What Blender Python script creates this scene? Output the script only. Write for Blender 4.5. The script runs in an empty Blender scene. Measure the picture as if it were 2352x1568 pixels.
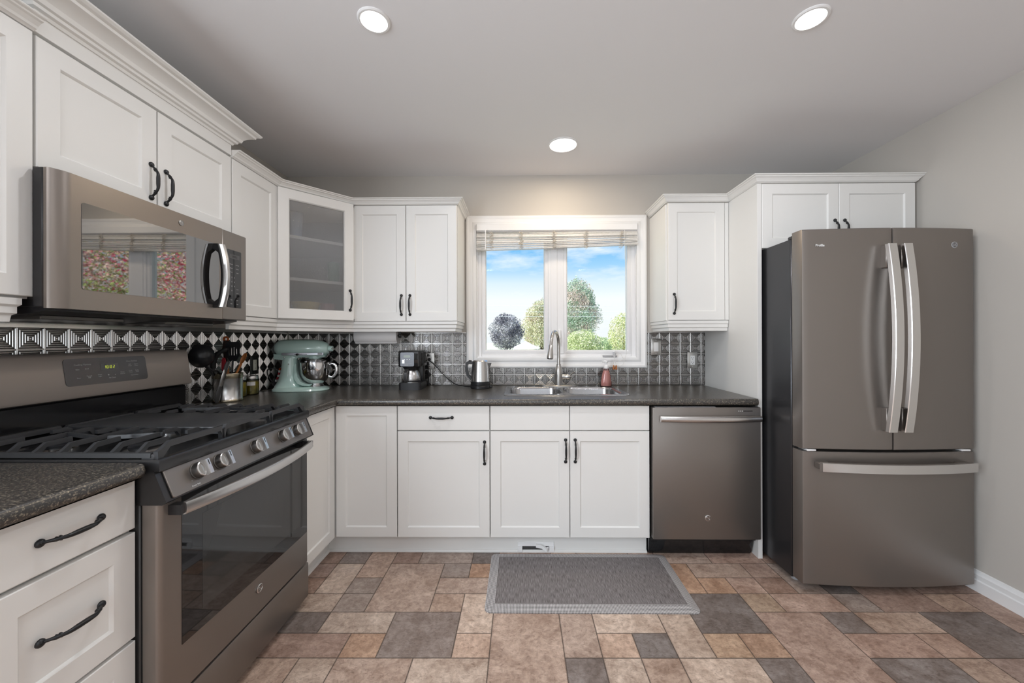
import bpy, bmesh, math, random
from mathutils import Vector, Matrix, noise as mnoise
random.seed(7)
PI = math.pi
sc = bpy.context.scene
COL = sc.collection
def lin(v): return v/12.92 if v <= .04045 else ((v+.055)/1.055)**2.4
def hx(h, k=1.0):
    h = h.lstrip('#'); return tuple(min(1, lin(int(h[i:i+2], 16)/255)*k) for i in (0, 2, 4))+(1,)

# ------------------------------------------------------------------ camera
W_, H_, F_ = 2352.0, 1568.0, 877.677
yaw, pitch, roll = .0111, .0008, -.0026
cam_d = bpy.data.cameras.new('camera'); cam = bpy.data.objects.new('camera', cam_d); COL.objects.link(cam)
cam_d.sensor_width = 36; cam_d.lens = 36*F_/W_; cam_d.sensor_fit = 'HORIZONTAL'
cam_d.shift_x = -(1185.3266-W_/2)/W_; cam_d.shift_y = (777.7221-H_/2)/W_
cam_d.clip_start = .02; cam_d.clip_end = 500
fw = Vector((-math.sin(yaw)*math.cos(pitch), math.cos(yaw)*math.cos(pitch), math.sin(pitch)))
rt = Vector((math.cos(yaw), math.sin(yaw), 0)); up = rt.cross(fw)
r2 = math.cos(roll)*rt+math.sin(roll)*up; u2 = -math.sin(roll)*rt+math.cos(roll)*up
M4 = Matrix((r2, u2, -fw)).transposed().to_4x4(); M4.translation = (1.7274, -2.8195, 1.2541)
cam.matrix_world = M4
sc.camera = cam

# ------------------------------------------------------------------ view, world, lights
sc.view_settings.view_transform = 'Standard'; sc.view_settings.look = 'None'
sc.view_settings.exposure = 0.0; sc.view_settings.gamma = 1.0; sc.view_settings.use_curve_mapping = False
sc.cycles.max_bounces = 9; sc.cycles.diffuse_bounces = 5; sc.cycles.glossy_bounces = 4
sc.cycles.transparent_max_bounces = 12; sc.cycles.sample_clamp_indirect = 6; sc.cycles.caustics_reflective = False
sc.cycles.caustics_refractive = False

wd = bpy.data.worlds.new('sky'); sc.world = wd; wd.use_nodes = True
nt = wd.node_tree; nt.nodes.clear()
def N(nt, t, **kw):
    n = nt.nodes.new(t)
    for k, v in kw.items():
        if k in n.inputs: n.inputs[k].default_value = v
        else: setattr(n, k, v)
    return n
tc = N(nt, 'ShaderNodeTexCoord'); sep = N(nt, 'ShaderNodeSeparateXYZ'); nt.links.new(tc.outputs['Generated'], sep.inputs[0])
ramp = N(nt, 'ShaderNodeValToRGB'); nt.links.new(sep.outputs['Z'], ramp.inputs[0])
e = ramp.color_ramp.elements
e[0].position = 0.0; e[0].color = hx('#eef2f6'); e[1].position = 1.0; e[1].color = hx('#3f86d8')
for p, c in ((.10, '#f6f9fc'), (.145, '#dcedfb'), (.185, '#a2d2f7'), (.235, '#70baf2'), (.5, '#4f98e2')):
    q = e.new(p); q.color = hx(c)
mp = N(nt, 'ShaderNodeMapping'); mp.inputs['Scale'].default_value = (1, 1, 3.4); mp.inputs['Location'].default_value = (.35, .2, .6)
nt.links.new(tc.outputs['Generated'], mp.inputs[0])
nz = N(nt, 'ShaderNodeTexNoise', Scale=3.1, Detail=7.0, Roughness=.58); nt.links.new(mp.outputs[0], nz.inputs['Vector'])
cr = N(nt, 'ShaderNodeValToRGB'); nt.links.new(nz.outputs[0], cr.inputs[0])
cr.color_ramp.elements[0].position = .47; cr.color_ramp.elements[0].color = (0, 0, 0, 1)
cr.color_ramp.elements[1].position = .66; cr.color_ramp.elements[1].color = (1, 1, 1, 1)
mx = N(nt, 'ShaderNodeMix', data_type='RGBA'); nt.links.new(cr.outputs[0], mx.inputs[0]); nt.links.new(ramp.outputs[0], mx.inputs[6])
mx.inputs[7].default_value = (1, 1, 1, 1)
bg = N(nt, 'ShaderNodeBackground', Strength=1.12); nt.links.new(mx.outputs[2], bg.inputs[0])
wo = N(nt, 'ShaderNodeOutputWorld'); nt.links.new(bg.outputs[0], wo.inputs[0])

def light(name, kind, loc, energy, color=(1, 1, 1), rot=(0, 0, 0), **kw):
    d = bpy.data.lights.new(name, kind); d.energy = energy; d.color = color
    for k, v in kw.items(): setattr(d, k, v)
    o = bpy.data.objects.new(name, d); COL.objects.link(o); o.location = loc; o.rotation_euler = rot
    return o
# sun from the left / behind the house: lights the garden, never reaches the kitchen
sun = light('sun', 'SUN', (0, 0, 8), 7, (1, .97, .93), angle=.01)
sun.rotation_euler = Vector((1, .35, -.95)).to_track_quat('-Z', 'Y').to_euler()
# unseen fill lamps behind the camera, added as daylight for the room
light('fill_patio_door', 'AREA', (2.15, -6.12, 1.12), 14, (.86, .93, 1), (PI/2, 0, 0), shape='RECTANGLE', size=2.2, size_y=1.95)
light('fill_side_window', 'AREA', (.06, -3.75, 1.45), 92, (.84, .92, 1), (0, -PI/2, 0), shape='RECTANGLE', size=1.5, size_y=1.9)

# ------------------------------------------------------------------ materials
M = {}
def mat(name, col, rough=.5, metal=0.0, spec=.5, coat=0, emit=None, es=0, bump=None, noise=None, alpha=1, aniso=0):
    m = bpy.data.materials.new(name); m.use_nodes = True; nt = m.node_tree
    b = nt.nodes['Principled BSDF']
    if isinstance(col, str): col = hx(col)
    b.inputs['Base Color'].default_value = col; b.inputs['Roughness'].default_value = rough
    b.inputs['Metallic'].default_value = metal; b.inputs['Specular IOR Level'].default_value = spec
    b.inputs['Coat Weight'].default_value = coat; b.inputs['Coat Roughness'].default_value = .08
    if emit: b.inputs['Emission Color'].default_value = hx(emit) if isinstance(emit, str) else emit; b.inputs['Emission Strength'].default_value = es
    t = None
    if bump or noise: t = N(nt, 'ShaderNodeTexCoord')
    if noise:   # (scale, colour2, contrast lo, hi, stretch)
        s, c2, lo, hi, st = noise
        mpp = N(nt, 'ShaderNodeMapping'); mpp.inputs['Scale'].default_value = st; nt.links.new(t.outputs['Object'], mpp.inputs[0])
        n = N(nt, 'ShaderNodeTexNoise', Scale=s, Detail=6.0, Roughness=.6); nt.links.new(mpp.outputs[0], n.inputs['Vector'])
        r = N(nt, 'ShaderNodeValToRGB'); nt.links.new(n.outputs[0], r.inputs[0])
        r.color_ramp.elements[0].position = lo; r.color_ramp.elements[0].color = col
        r.color_ramp.elements[1].position = hi; r.color_ramp.elements[1].color = hx(c2) if isinstance(c2, str) else c2
        nt.links.new(r.outputs[0], b.inputs['Base Color'])
    if bump:    # (scale, strength, distance, stretch)
        s, st, d, sx = bump
        mpp = N(nt, 'ShaderNodeMapping'); mpp.inputs['Scale'].default_value = sx; nt.links.new(t.outputs['Object'], mpp.inputs[0])
        n = N(nt, 'ShaderNodeTexNoise', Scale=s, Detail=3.0); nt.links.new(mpp.outputs[0], n.inputs['Vector'])
        bp = N(nt, 'ShaderNodeBump', Strength=st, Distance=d); nt.links.new(n.outputs[0], bp.inputs['Height'])
        nt.links.new(bp.outputs[0], b.inputs['Normal'])
    M[name] = m; return m
mat('cab_white', (.79, .785, .765, 1), .38)
mat('trim_white', (.86, .86, .86, 1), .35)
mat('vinyl_white', (.84, .84, .85, 1), .3)
mat('wall_paint', (.565, .535, .495, 1), .75, spec=.3)
mat('ceiling_paint', (.83, .825, .84, 1), .85, spec=.2)
mat('slate', (.255, .23, .212, 1), .38, .8)
mat('slate_dark', (.10, .095, .09, 1), .35, .6)
mat('slate_warm', (.27, .238, .215, 1), .34, .85)
mat('steel', (.62, .61, .60, 1), .27, 1)
mat('steel_bright', (.72, .71, .70, 1), .22, 1)
mat('chrome', (.75, .75, .76, 1), .07, 1)
mat('nickel', (.52, .50, .475, 1), .28, 1)
mat('sink_steel', (.46, .46, .47, 1), .22, 1)
mat('black_gloss', (.012, .012, .013, 1), .12)
mat('black_glass', (.010, .010, .011, 1), .03, spec=.8)
mat('mirror_glass', (.012, .011, .011, 1), .02, spec=.62)
M['mirror_glass'].node_tree.nodes['Principled BSDF'].inputs['IOR'].default_value = 2.6
mat('black_satin', (.018, .018, .02, 1), .35)
mat('black_enamel', (.02, .02, .021, 1), .22)
mat('black_matte', (.012, .012, .012, 1), .6)
mat('cast_iron', (.05, .051, .054, 1), .38, .2)
mat('charcoal', (.05, .05, .05, 1), .4)
mat('pewter_black', (.035, .036, .038, 1), .33, .7)
mat('fridge_side', (.07, .07, .075, 1), .28, .7)
mat('tin', (.70, .69, .68, 1), .22, 1)
mat('tin_dark', (.055, .053, .051, 1), .38, .7)
mat('plate_metal', (.50, .49, .475, 1), .3, 1)
mat('plate_dark', (.14, .135, .13, 1), .35, .9)
mat('ivory', (.80, .78, .68, 1), .35)
mat('white_plastic', (.85, .85, .85, 1), .35)
mat('grey_plastic', (.36, .36, .37, 1), .4)
mat('counter', (.036, .033, .031, 1), .30, spec=.85, bump=(90, .10, .001, (1, 1, 1)), noise=(205, '#a89d8a', .52, .74, (1, 1, 1)))
mat('mint', (.61, .81, .75, 1), .14, coat=.6)
mat('wood', '#b5713a', .45, noise=(14, '#8d5327', .4, .7, (1, 1, .15)))
mat('red_rubber', '#a8303a', .45)
mat('orange_plastic', '#c05a22', .4)
mat('brown_dark', '#3a2c26', .5)
mat('paper', (.82, .82, .83, 1), .9, bump=(160, .25, .002, (1, 1, 1)))
mat('paper_label', (.85, .85, .85, 1), .6)
mat('pickle', '#8a7b12', .35, noise=(40, '#4f4a0c', .4, .65, (1, 1, .5)))
mat('golden_reflection', (.42, .37, .27, 1), .25, 1)  # steel crock rims: golden reflection of the surroundings put into the colour
mat('silver_ink', (.75, .75, .75, 1), .4)
mat('dim_ink', (.5, .5, .5, 1), .5)
mat('lcd_green', (.02, .02, .01, 1), .3, emit='#c8d83c', es=.8)
mat('lcd_grey', (.30, .34, .30, 1), .25)
mat('panel_grey', (.075, .073, .075, 1), .16)
mat('panel_silver', (.55, .56, .60, 1), .3, .8)
mat('panel_slate_silver', (.20, .21, .235, 1), .35, .25)
mat('slate_console', (.31, .27, .245, 1), .42, .4)
mat('oven_inner', (.030, .031, .031, 1), .06, spec=.7)
mat('orange_ink', '#c0502a', .5)
mat('lamp_lens', (1, 1, 1, 1), .5, emit=(1, .955, .88, 1), es=14)
mat('cord_black', (.012, .012, .013, 1), .4)
mat('cord_white', (.75, .74, .72, 1), .6)
mat('tassel', '#a0622f', .6)
mat('blind_slat', (.76, .75, .73, 1), .7, noise=(60, '#cbc4ba', .45, .75, (1, 1, 6)))
mat('blind_string', (.60, .55, .47, 1), .8)
mat('soap', (.80, .47, .43, 1), .15)
mat('dish_blue', (.35, .42, .55, 1), .4)
mat('dish_yellow', (.70, .52, .15, 1), .4)
mat('dish_rose', (.45, .22, .24, 1), .5)
mat('dish_green', (.04, .16, .10, 1), .4)
mat('cab_inside', (.30, .30, .295, 1), .7)
mat('lawn', '#c9cfae', .9, noise=(2, '#dcdcc8', .4, .7, (1, 1, 1)))
mat('tent_white', (.9, .9, .9, 1), .7)
mat('bark', '#6a5a4c', .9)
mat('wire', (.75, .77, .8, 1), .6)
mat('grout', '#5e5148', .8)

def clear_mat(name, tint=(1, 1, 1, 1), gl=(1, 1, 1, 1), ior=1.45, rough=0.0):
    m = bpy.data.materials.new(name); m.use_nodes = True; nt = m.node_tree; nt.nodes.clear()
    f = N(nt, 'ShaderNodeFresnel', IOR=ior); t = N(nt, 'ShaderNodeBsdfTransparent', Color=tint); g = N(nt, 'ShaderNodeBsdfGlossy', Color=gl, Roughness=rough)
    x = N(nt, 'ShaderNodeMixShader'); o = N(nt, 'ShaderNodeOutputMaterial')
    nt.links.new(f.outputs[0], x.inputs[0]); nt.links.new(t.outputs[0], x.inputs[1]); nt.links.new(g.outputs[0], x.inputs[2]); nt.links.new(x.outputs[0], o.inputs[0])
    M[name] = m; return m
clear_mat('pane_glass', (.97, .985, .98, 1), ior=1.06)
clear_mat('jar_glass', (.95, .96, .94, 1), ior=1.4, rough=.02)
clear_mat('clear_plastic', (.92, .92, .93, 1), ior=1.5, rough=.05)
clear_mat('soap_clear', (.95, .80, .78, 1), ior=1.4, rough=.03)
# ribbed privacy glass of the corner cupboard
m = bpy.data.materials.new('ribbed_glass'); m.use_nodes = True; nt = m.node_tree; nt.nodes.clear(); M['ribbed_glass'] = m
t = N(nt, 'ShaderNodeTexCoord'); w = N(nt, 'ShaderNodeTexWave', Scale=52.0, Distortion=1.2, Detail=2.0); w.bands_direction = 'X'
nt.links.new(t.outputs['Object'], w.inputs['Vector'])
bp = N(nt, 'ShaderNodeBump', Strength=.6, Distance=.003); nt.links.new(w.outputs[1], bp.inputs['Height'])
rf = N(nt, 'ShaderNodeBsdfRefraction', IOR=1.12, Roughness=.22, Color=(.85, .85, .86, 1)); nt.links.new(bp.outputs[0], rf.inputs['Normal'])
tr = N(nt, 'ShaderNodeBsdfTransparent', Color=(.95, .95, .95, 1))
df = N(nt, 'ShaderNodeBsdfDiffuse', Color=(.30, .30, .30, 1))
gl = N(nt, 'ShaderNodeBsdfGlossy', Roughness=.16, Color=(.8, .8, .8, 1)); nt.links.new(bp.outputs[0], gl.inputs['Normal'])
a = N(nt, 'ShaderNodeMixShader', Fac=.8); nt.links.new(rf.outputs[0], a.inputs[1]); nt.links.new(tr.outputs[0], a.inputs[2])
b_ = N(nt, 'ShaderNodeMixShader', Fac=.2); nt.links.new(a.outputs[0], b_.inputs[1]); nt.links.new(df.outputs[0], b_.inputs[2])
c_ = N(nt, 'ShaderNodeMixShader', Fac=.10); nt.links.new(b_.outputs[0], c_.inputs[1]); nt.links.new(gl.outputs[0], c_.inputs[2])
o = N(nt, 'ShaderNodeOutputMaterial'); nt.links.new(c_.outputs[0], o.inputs[0])
# vinyl stone floor: colour of each tile from the mesh, mottled by noise
m = mat('floor_vinyl', (.4, .3, .25, 1), .42, spec=.4); nt = m.node_tree; b = nt.nodes['Principled BSDF']
at = N(nt, 'ShaderNodeAttribute', attribute_name='tile'); t = N(nt, 'ShaderNodeTexCoord')
n1 = N(nt, 'ShaderNodeTexNoise', Scale=7.0, Detail=8.0, Roughness=.68, Distortion=1.2); nt.links.new(t.outputs['Object'], n1.inputs['Vector'])
n2 = N(nt, 'ShaderNodeTexNoise', Scale=42.0, Detail=6.0, Roughness=.7, Distortion=.6); nt.links.new(t.outputs['Object'], n2.inputs['Vector'])
r1 = N(nt, 'ShaderNodeValToRGB'); nt.links.new(n1.outputs[0], r1.inputs[0])
r1.color_ramp.elements[0].position = .32; r1.color_ramp.elements[0].color = (.66, .58, .53, 1)
r1.color_ramp.elements[1].position = .68; r1.color_ramp.elements[1].color = (1.24, 1.23, 1.22, 1)
r2_ = N(nt, 'ShaderNodeValToRGB'); nt.links.new(n2.outputs[0], r2_.inputs[0])
r2_.color_ramp.elements[0].position = .30; r2_.color_ramp.elements[0].color = (.55, .5, .47, 1)
r2_.color_ramp.elements[1].position = .60; r2_.color_ramp.elements[1].color = (1.10, 1.10, 1.10, 1)
x1 = N(nt, 'ShaderNodeMix', data_type='RGBA', blend_type='MULTIPLY'); x1.inputs[0].default_value = 1
x2 = N(nt, 'ShaderNodeMix', data_type='RGBA', blend_type='MULTIPLY'); x2.inputs[0].default_value = .75
nt.links.new(at.outputs['Color'], x1.inputs[6]); nt.links.new(r1.outputs[0], x1.inputs[7])
nt.links.new(x1.outputs[2], x2.inputs[6]); nt.links.new(r2_.outputs[0], x2.inputs[7]); nt.links.new(x2.outputs[2], b.inputs['Base Color'])
mpp = N(nt, 'ShaderNodeMapping'); mpp.inputs['Rotation'].default_value = (0, 0, .6); mpp.inputs['Scale'].default_value = (1, 2.4, 1); nt.links.new(t.outputs['Object'], mpp.inputs[0])
n3 = N(nt, 'ShaderNodeTexNoise', Scale=38.0, Detail=9.0, Roughness=.72, Distortion=1.6); nt.links.new(mpp.outputs[0], n3.inputs['Vector'])
r3 = N(nt, 'ShaderNodeValToRGB'); nt.links.new(n3.outputs[0], r3.inputs[0])
r3.color_ramp.elements[0].position = .34; r3.color_ramp.elements[0].color = (.52, .46, .44, 1); r3.color_ramp.elements[1].position = .47; r3.color_ramp.elements[1].color = (1.04, 1.04, 1.04, 1)
x3 = N(nt, 'ShaderNodeMix', data_type='RGBA', blend_type='MULTIPLY'); x3.inputs[0].default_value = .8; nt.links.new(x2.outputs[2], x3.inputs[6]); nt.links.new(r3.outputs[0], x3.inputs[7]); nt.links.new(x3.outputs[2], b.inputs['Base Color'])
bp = N(nt, 'ShaderNodeBump', Strength=.5, Distance=.006); nt.links.new(n3.outputs[0], bp.inputs['Height']); nt.links.new(bp.outputs[0], b.inputs['Normal'])
# foliage: colour per leaf from the mesh
m = mat('leaf', (.3, .4, .2, 1), .6, spec=.3); nt = m.node_tree
at = N(nt, 'ShaderNodeAttribute', attribute_name='leaf'); nt.links.new(at.outputs['Color'], nt.nodes['Principled BSDF'].inputs['Base Color'])
# kitchen mat: fine woven lines, and a woven dotted border
m = mat('mat_centre', (.2, .18, .18, 1), .7); nt = m.node_tree; b = nt.nodes['Principled BSDF']
t = N(nt, 'ShaderNodeTexCoord'); mpp = N(nt, 'ShaderNodeMapping'); mpp.inputs['Scale'].default_value = (430, 26, 0); nt.links.new(t.outputs['Object'], mpp.inputs[0])
n1 = N(nt, 'ShaderNodeTexNoise', Scale=1.0, Detail=2.0); nt.links.new(mpp.outputs[0], n1.inputs['Vector'])
r1 = N(nt, 'ShaderNodeValToRGB'); nt.links.new(n1.outputs[0], r1.inputs[0])
r1.color_ramp.elements[0].position = .35; r1.color_ramp.elements[0].color = (.105, .09, .09, 1)
r1.color_ramp.elements[1].position = .65; r1.color_ramp.elements[1].color = (.27, .25, .25, 1); nt.links.new(r1.outputs[0], b.inputs['Base Color'])
m = mat('mat_border', (.4, .4, .4, 1), .6); nt = m.node_tree; b = nt.nodes['Principled BSDF']
t = N(nt, 'ShaderNodeTexCoord'); mpp = N(nt, 'ShaderNodeMapping'); mpp.inputs['Rotation'].default_value = (0, 0, PI/4); mpp.inputs['Scale'].default_value = (1, 1, 0); mpp.inputs['Location'].default_value = (0, 0, .001); nt.links.new(t.outputs['Object'], mpp.inputs[0])
ck = N(nt, 'ShaderNodeTexChecker', Scale=210.0); nt.links.new(mpp.outputs[0], ck.inputs['Vector'])
ck.inputs['Color1'].default_value = (.12, .11, .11, 1); ck.inputs['Color2'].default_value = (.62, .60, .60, 1); nt.links.new(ck.outputs[0], b.inputs['Base Color'])

# ------------------------------------------------------------------ mesh builder
def rrect(cx, cy, w, h, r, n=5):
    r = min(r, w/2-1e-5, h/2-1e-5); pts = []
    for (sx, sy, a0) in ((1, 1, 0), (-1, 1, PI/2), (-1, -1, PI), (1, -1, 1.5*PI)):
        for i in range(n+1):
            a = a0+PI/2*i/n
            pts.append((cx+sx*(w/2-r)+r*math.cos(a), cy+sy*(h/2-r)+r*math.sin(a)))
    return pts
class MB:
    def __init__(s): s.bm = bmesh.new(); s.mats = []
    def mi(s, n):
        if n not in s.mats: s.mats.append(n)
        return s.mats.index(n)
    def face(s, vs, mt):
        try: f = s.bm.faces.new(vs)
        except ValueError: return None
        f.material_index = s.mi(mt); f.smooth = True; return f
    def box(s, x0, x1, y0, y1, z0, z1, mt, bev=0, seg=2, X=None):
        if x0 > x1: x0, x1 = x1, x0
        if y0 > y1: y0, y1 = y1, y0
        if z0 > z1: z0, z1 = z1, z0
        v = [s.bm.verts.new((x, y, z)) for x in (x0, x1) for y in (y0, y1) for z in (z0, z1)]
        fs = [s.face([v[i] for i in q], mt) for q in ((0, 1, 3, 2), (4, 6, 7, 5), (0, 4, 5, 1), (2, 3, 7, 6), (0, 2, 6, 4), (1, 5, 7, 3))]
        vs = v
        if bev:
            es = list({e for f in fs for e in f.edges})
            r = bmesh.ops.bevel(s.bm, geom=es, offset=bev, segments=seg, profile=.5, affect='EDGES')
            vs = list({x for f in r['faces'] for x in f.verts} | {x for x in v if x.is_valid})
            for f in r['faces']: f.smooth = True; f.material_index = s.mi(mt)
        if X is not None: bmesh.ops.transform(s.bm, matrix=X, verts=[x for x in vs if x.is_valid])
        return vs
    def loft(s, loops, mt, cap=(True, True), closed=True, ring=False):
        L = [[s.bm.verts.new(p) for p in lp] for lp in loops]; n = len(L[0])
        pairs = list(zip(L, L[1:]))+([(L[-1], L[0])] if ring else [])
        for a, b in pairs:
            for i in range(n if closed else n-1):
                j = (i+1) % n; s.face([a[i], a[j], b[j], b[i]], mt)
        if not ring:
            if cap[0]: s.face(list(reversed(L[0])), mt)
            if cap[1]: s.face(L[-1], mt)
        return L
    def tube(s, pts, r, mt, n=8, cap=True, ring=False, flat=1.0):
        pts = [Vector(p) for p in pts]; k = len(pts); rs = r if isinstance(r, (list, tuple)) else [r]*k
        loops = []; prev = None
        for i, p in enumerate(pts):
            if ring: d = (pts[(i+1) % k]-pts[i-1]).normalized()
            else: d = (pts[min(i+1, k-1)]-pts[max(i-1, 0)]).normalized()
            if prev is None:
                a = Vector((0, 0, 1)) if abs(d.z) < .9 else Vector((1, 0, 0))
                u = d.cross(a).normalized()
            else: u = (prev-d*prev.dot(d)).normalized()
            prev = u; v = d.cross(u)
            loops.append([p+rs[i]*(math.cos(2*PI*j/n)*u+flat*math.sin(2*PI*j/n)*v) for j in range(n)])
        s.loft(loops, mt, (cap, cap), ring=ring)
    def lathe(s, prof, mt, n=28, c=(0, 0, 0), ax='z', cap=(True, True), X=None):
        loops = []
        for r, h in prof:
            r = max(r, 1e-4); lp = []
            for j in range(n):
                a = 2*PI*j/n; x, y = r*math.cos(a), r*math.sin(a)
                p = {'z': (x, y, h), 'y': (x, -h, y), 'x': (h, x, y)}[ax]
                p = Vector(p)+Vector(c); lp.append(X @ p if X is not None else p)
            loops.append(lp)
        s.loft(loops, mt, cap)
    def ball(s, c, r, mt, n=14, sc=(1, 1, 1)):
        k = 8; loops = []
        for i in range(k+1):
            t = PI*i/k; rr = max(math.sin(t), 1e-3)
            loops.append([(c[0]+sc[0]*r*rr*math.cos(2*PI*j/n), c[1]+sc[1]*r*rr*math.sin(2*PI*j/n), c[2]-sc[2]*r*math.cos(t)) for j in range(n)])
        s.loft(loops, mt)
    def prism(s, poly, mt, f0, f1):
        s.loft([[f0(*p) for p in poly], [f1(*p) for p in poly]], mt)
    def sweep(s, path, prof, mt, closed_prof=True):
        # path of (x,y); prof of (out,z); 'out' is to the right of travel
        P = [Vector(p) for p in path]; k = len(P); nor = []
        for i in range(k):
            ds = []
            if i > 0: ds.append((P[i]-P[i-1]).normalized())
            if i < k-1: ds.append((P[i+1]-P[i]).normalized())
            ns = [Vector((d.y, -d.x)) for d in ds]
            m_ = sum(ns, Vector((0, 0)))
            if len(ns) == 2: m_ = m_/(1+ns[0].dot(ns[1]))
            nor.append(m_)
        loops = [[(P[i].x+nor[i].x*o, P[i].y+nor[i].y*o, z) for o, z in prof] for i in range(k)]
        s.loft(loops, mt, (True, True), closed=closed_prof)
    def text(s, body, size, mt, X, ext=.0004, align='CENTER', bold=False):
        c = bpy.data.curves.new('lettering', 'FONT'); c.body = body; c.size = size; c.align_x = align; c.align_y = 'CENTER'; c.extrude = ext; c.resolution_u = 3
        if bold: c.offset = size*.02
        o = bpy.data.objects.new('lettering', c)
        COL.objects.link(o); dg = bpy.context.evaluated_depsgraph_get(); me = bpy.data.meshes.new_from_object(o.evaluated_get(dg))
        bpy.data.objects.remove(o); bpy.data.curves.remove(c)
        vs = [s.bm.verts.new(X @ v.co) for v in me.vertices]
        for p in me.polygons:
            f = s.face([vs[i] for i in p.vertices], mt)
            if f: f.smooth = False
        bpy.data.meshes.remove(me)
    def build(s, name, parent=None, loc=(0, 0, 0), rot=(0, 0, 0), label=None, cat=None, group=None, kind=None, world=False, ang=38, flip=False, recalc=True):
        if recalc: bmesh.ops.recalc_face_normals(s.bm, faces=s.bm.faces)
        me = bpy.data.meshes.new(name); s.bm.to_mesh(me); s.bm.free()
        if world: me.transform(Matrix.Translation(-Vector(loc)))
        for n in s.mats: me.materials.append(M[n])
        me.set_sharp_from_angle(angle=math.radians(ang))
        o = bpy.data.objects.new(name, me); COL.objects.link(o); o.location = loc; o.rotation_euler = rot
        if parent: o.parent = parent
        tag(o, label, cat, group, kind); return o
def smooth_path(P, n=6):
    P = [Vector(p) for p in P]; out = []
    for i in range(len(P)-1):
        p0, p1, p2, p3 = P[max(i-1, 0)], P[i], P[i+1], P[min(i+2, len(P)-1)]
        for k in range(n):
            t = k/n; out.append(.5*((2*p1)+(p2-p0)*t+(2*p0-5*p1+4*p2-p3)*t*t+(3*p1-p0-3*p2+p3)*t**3))
    return out+[P[-1]]
def tag(o, label=None, cat=None, group=None, kind=None):
    if label: o['label'] = label
    if cat: o['category'] = cat
    if group: o['group'] = group
    if kind: o['kind'] = kind
def thing(name, label, cat, loc=(0, 0, 0), rz=0, group=None, kind=None):
    o = bpy.data.objects.new(name, None); COL.objects.link(o); o.location = loc; o.rotation_euler = (0, 0, rz)
    o.empty_display_size = .05; tag(o, label, cat, group, kind); return o
def inst(src, name, parent, loc, rot=(0, 0, 0)):
    o = bpy.data.objects.new(name, src); COL.objects.link(o); o.parent = parent; o.location = loc; o.rotation_euler = rot; return o
def R(d): return math.radians(d)
def face_front(cx, y, cz):   # text matrix: reads left to right when seen from -y
    return Matrix.Translation((cx, y, cz)) @ Matrix.Rotation(PI/2, 4, 'X')
LEFT = PI/2    # rotation of things that stand against the left wall and face +x

# ------------------------------------------------------------------ room shell
CH, XR, YB = 2.46, 3.998, -6.2          # ceiling height, right wall, rear wall
WX0, WX1, WZ0, WZ1 = 1.402, 2.588, 1.112, 2.092   # sink window opening
mb = MB(); mb.box(-.15, WX0, 0, .16, -.1, CH, 'wall_paint'); mb.box(WX1, XR+.15, 0, .16, -.1, CH, 'wall_paint')
mb.box(WX0, WX1, 0, .16, -.1, WZ0, 'wall_paint'); mb.box(WX0, WX1, 0, .16, WZ1, CH, 'wall_paint')
mb.build('wall_back', kind='structure')
mb = MB(); mb.box(-.15, 0, YB-.15, 0, -.1, CH, 'wall_paint'); mb.build('wall_left', kind='structure')
mb = MB(); mb.box(XR, XR+.15, YB-.15, 0, -.1, CH, 'wall_paint'); mb.build('wall_right', kind='structure')
mb = MB(); mb.box(0, 1.02, YB-.15, YB, -.1, CH, 'wall_paint'); mb.box(3.28, XR, YB-.15, YB, -.1, CH, 'wall_paint'); mb.box(1.02, 3.28, YB-.15, YB, 2.12, CH, 'wall_paint')
mb.build('wall_rear', kind='structure')
mb = MB(); mb.box(-.15, XR+.15, YB-.15, .16, CH, CH+.12, 'ceiling_paint'); mb.build('ceiling', kind='structure')
# unseen patio door, added behind the camera to go with its fill lamp
d = thing('added_door', None, None, (2.15, YB, 0), 0, kind='structure')
mb = MB(); mb.box(-1.13, 1.13, -.1, .0, 2.06, 2.12, 'trim_white'); mb.box(-1.13, -1.06, -.1, 0, 0, 2.06, 'trim_white'); mb.box(1.06, 1.13, -.1, 0, 0, 2.06, 'trim_white'); mb.box(-.04, .04, -.09, -.02, .06, 2.06, 'trim_white'); mb.box(-1.06, 1.06, -.1, 0, 0, .06, 'trim_white')
mb.build('door_frame', d)
mb = MB(); mb.box(-1.06, 1.06, -.06, -.054, .06, 2.06, 'pane_glass'); mb.build('glass_pane', d)
# unseen casing added around the side fill lamp; the left wall stays solid
d = thing('added_window', None, None, (0, -3.75, .6), 0, kind='structure')
mb = MB()
for a, b, c_, e_ in ((-1.05, -.96, 0, 1.7), (.96, 1.05, 0, 1.7), (-1.05, 1.05, 0, .08), (-1.05, 1.05, 1.62, 1.7)): mb.box(0, .03, a, b, c_, e_, 'trim_white')
mb.build('casing', d)
# baseboard on the right wall
prof = [(0, 0), (.018, 0), (.018, .055), (.013, .06), (.013, .082), (.009, .086), (.006, .1), (0, .102)]
mb = MB(); mb.sweep([(XR, -.02), (XR, YB)], prof, 'trim_white'); mb.build('baseboard_right', kind='structure')

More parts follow.
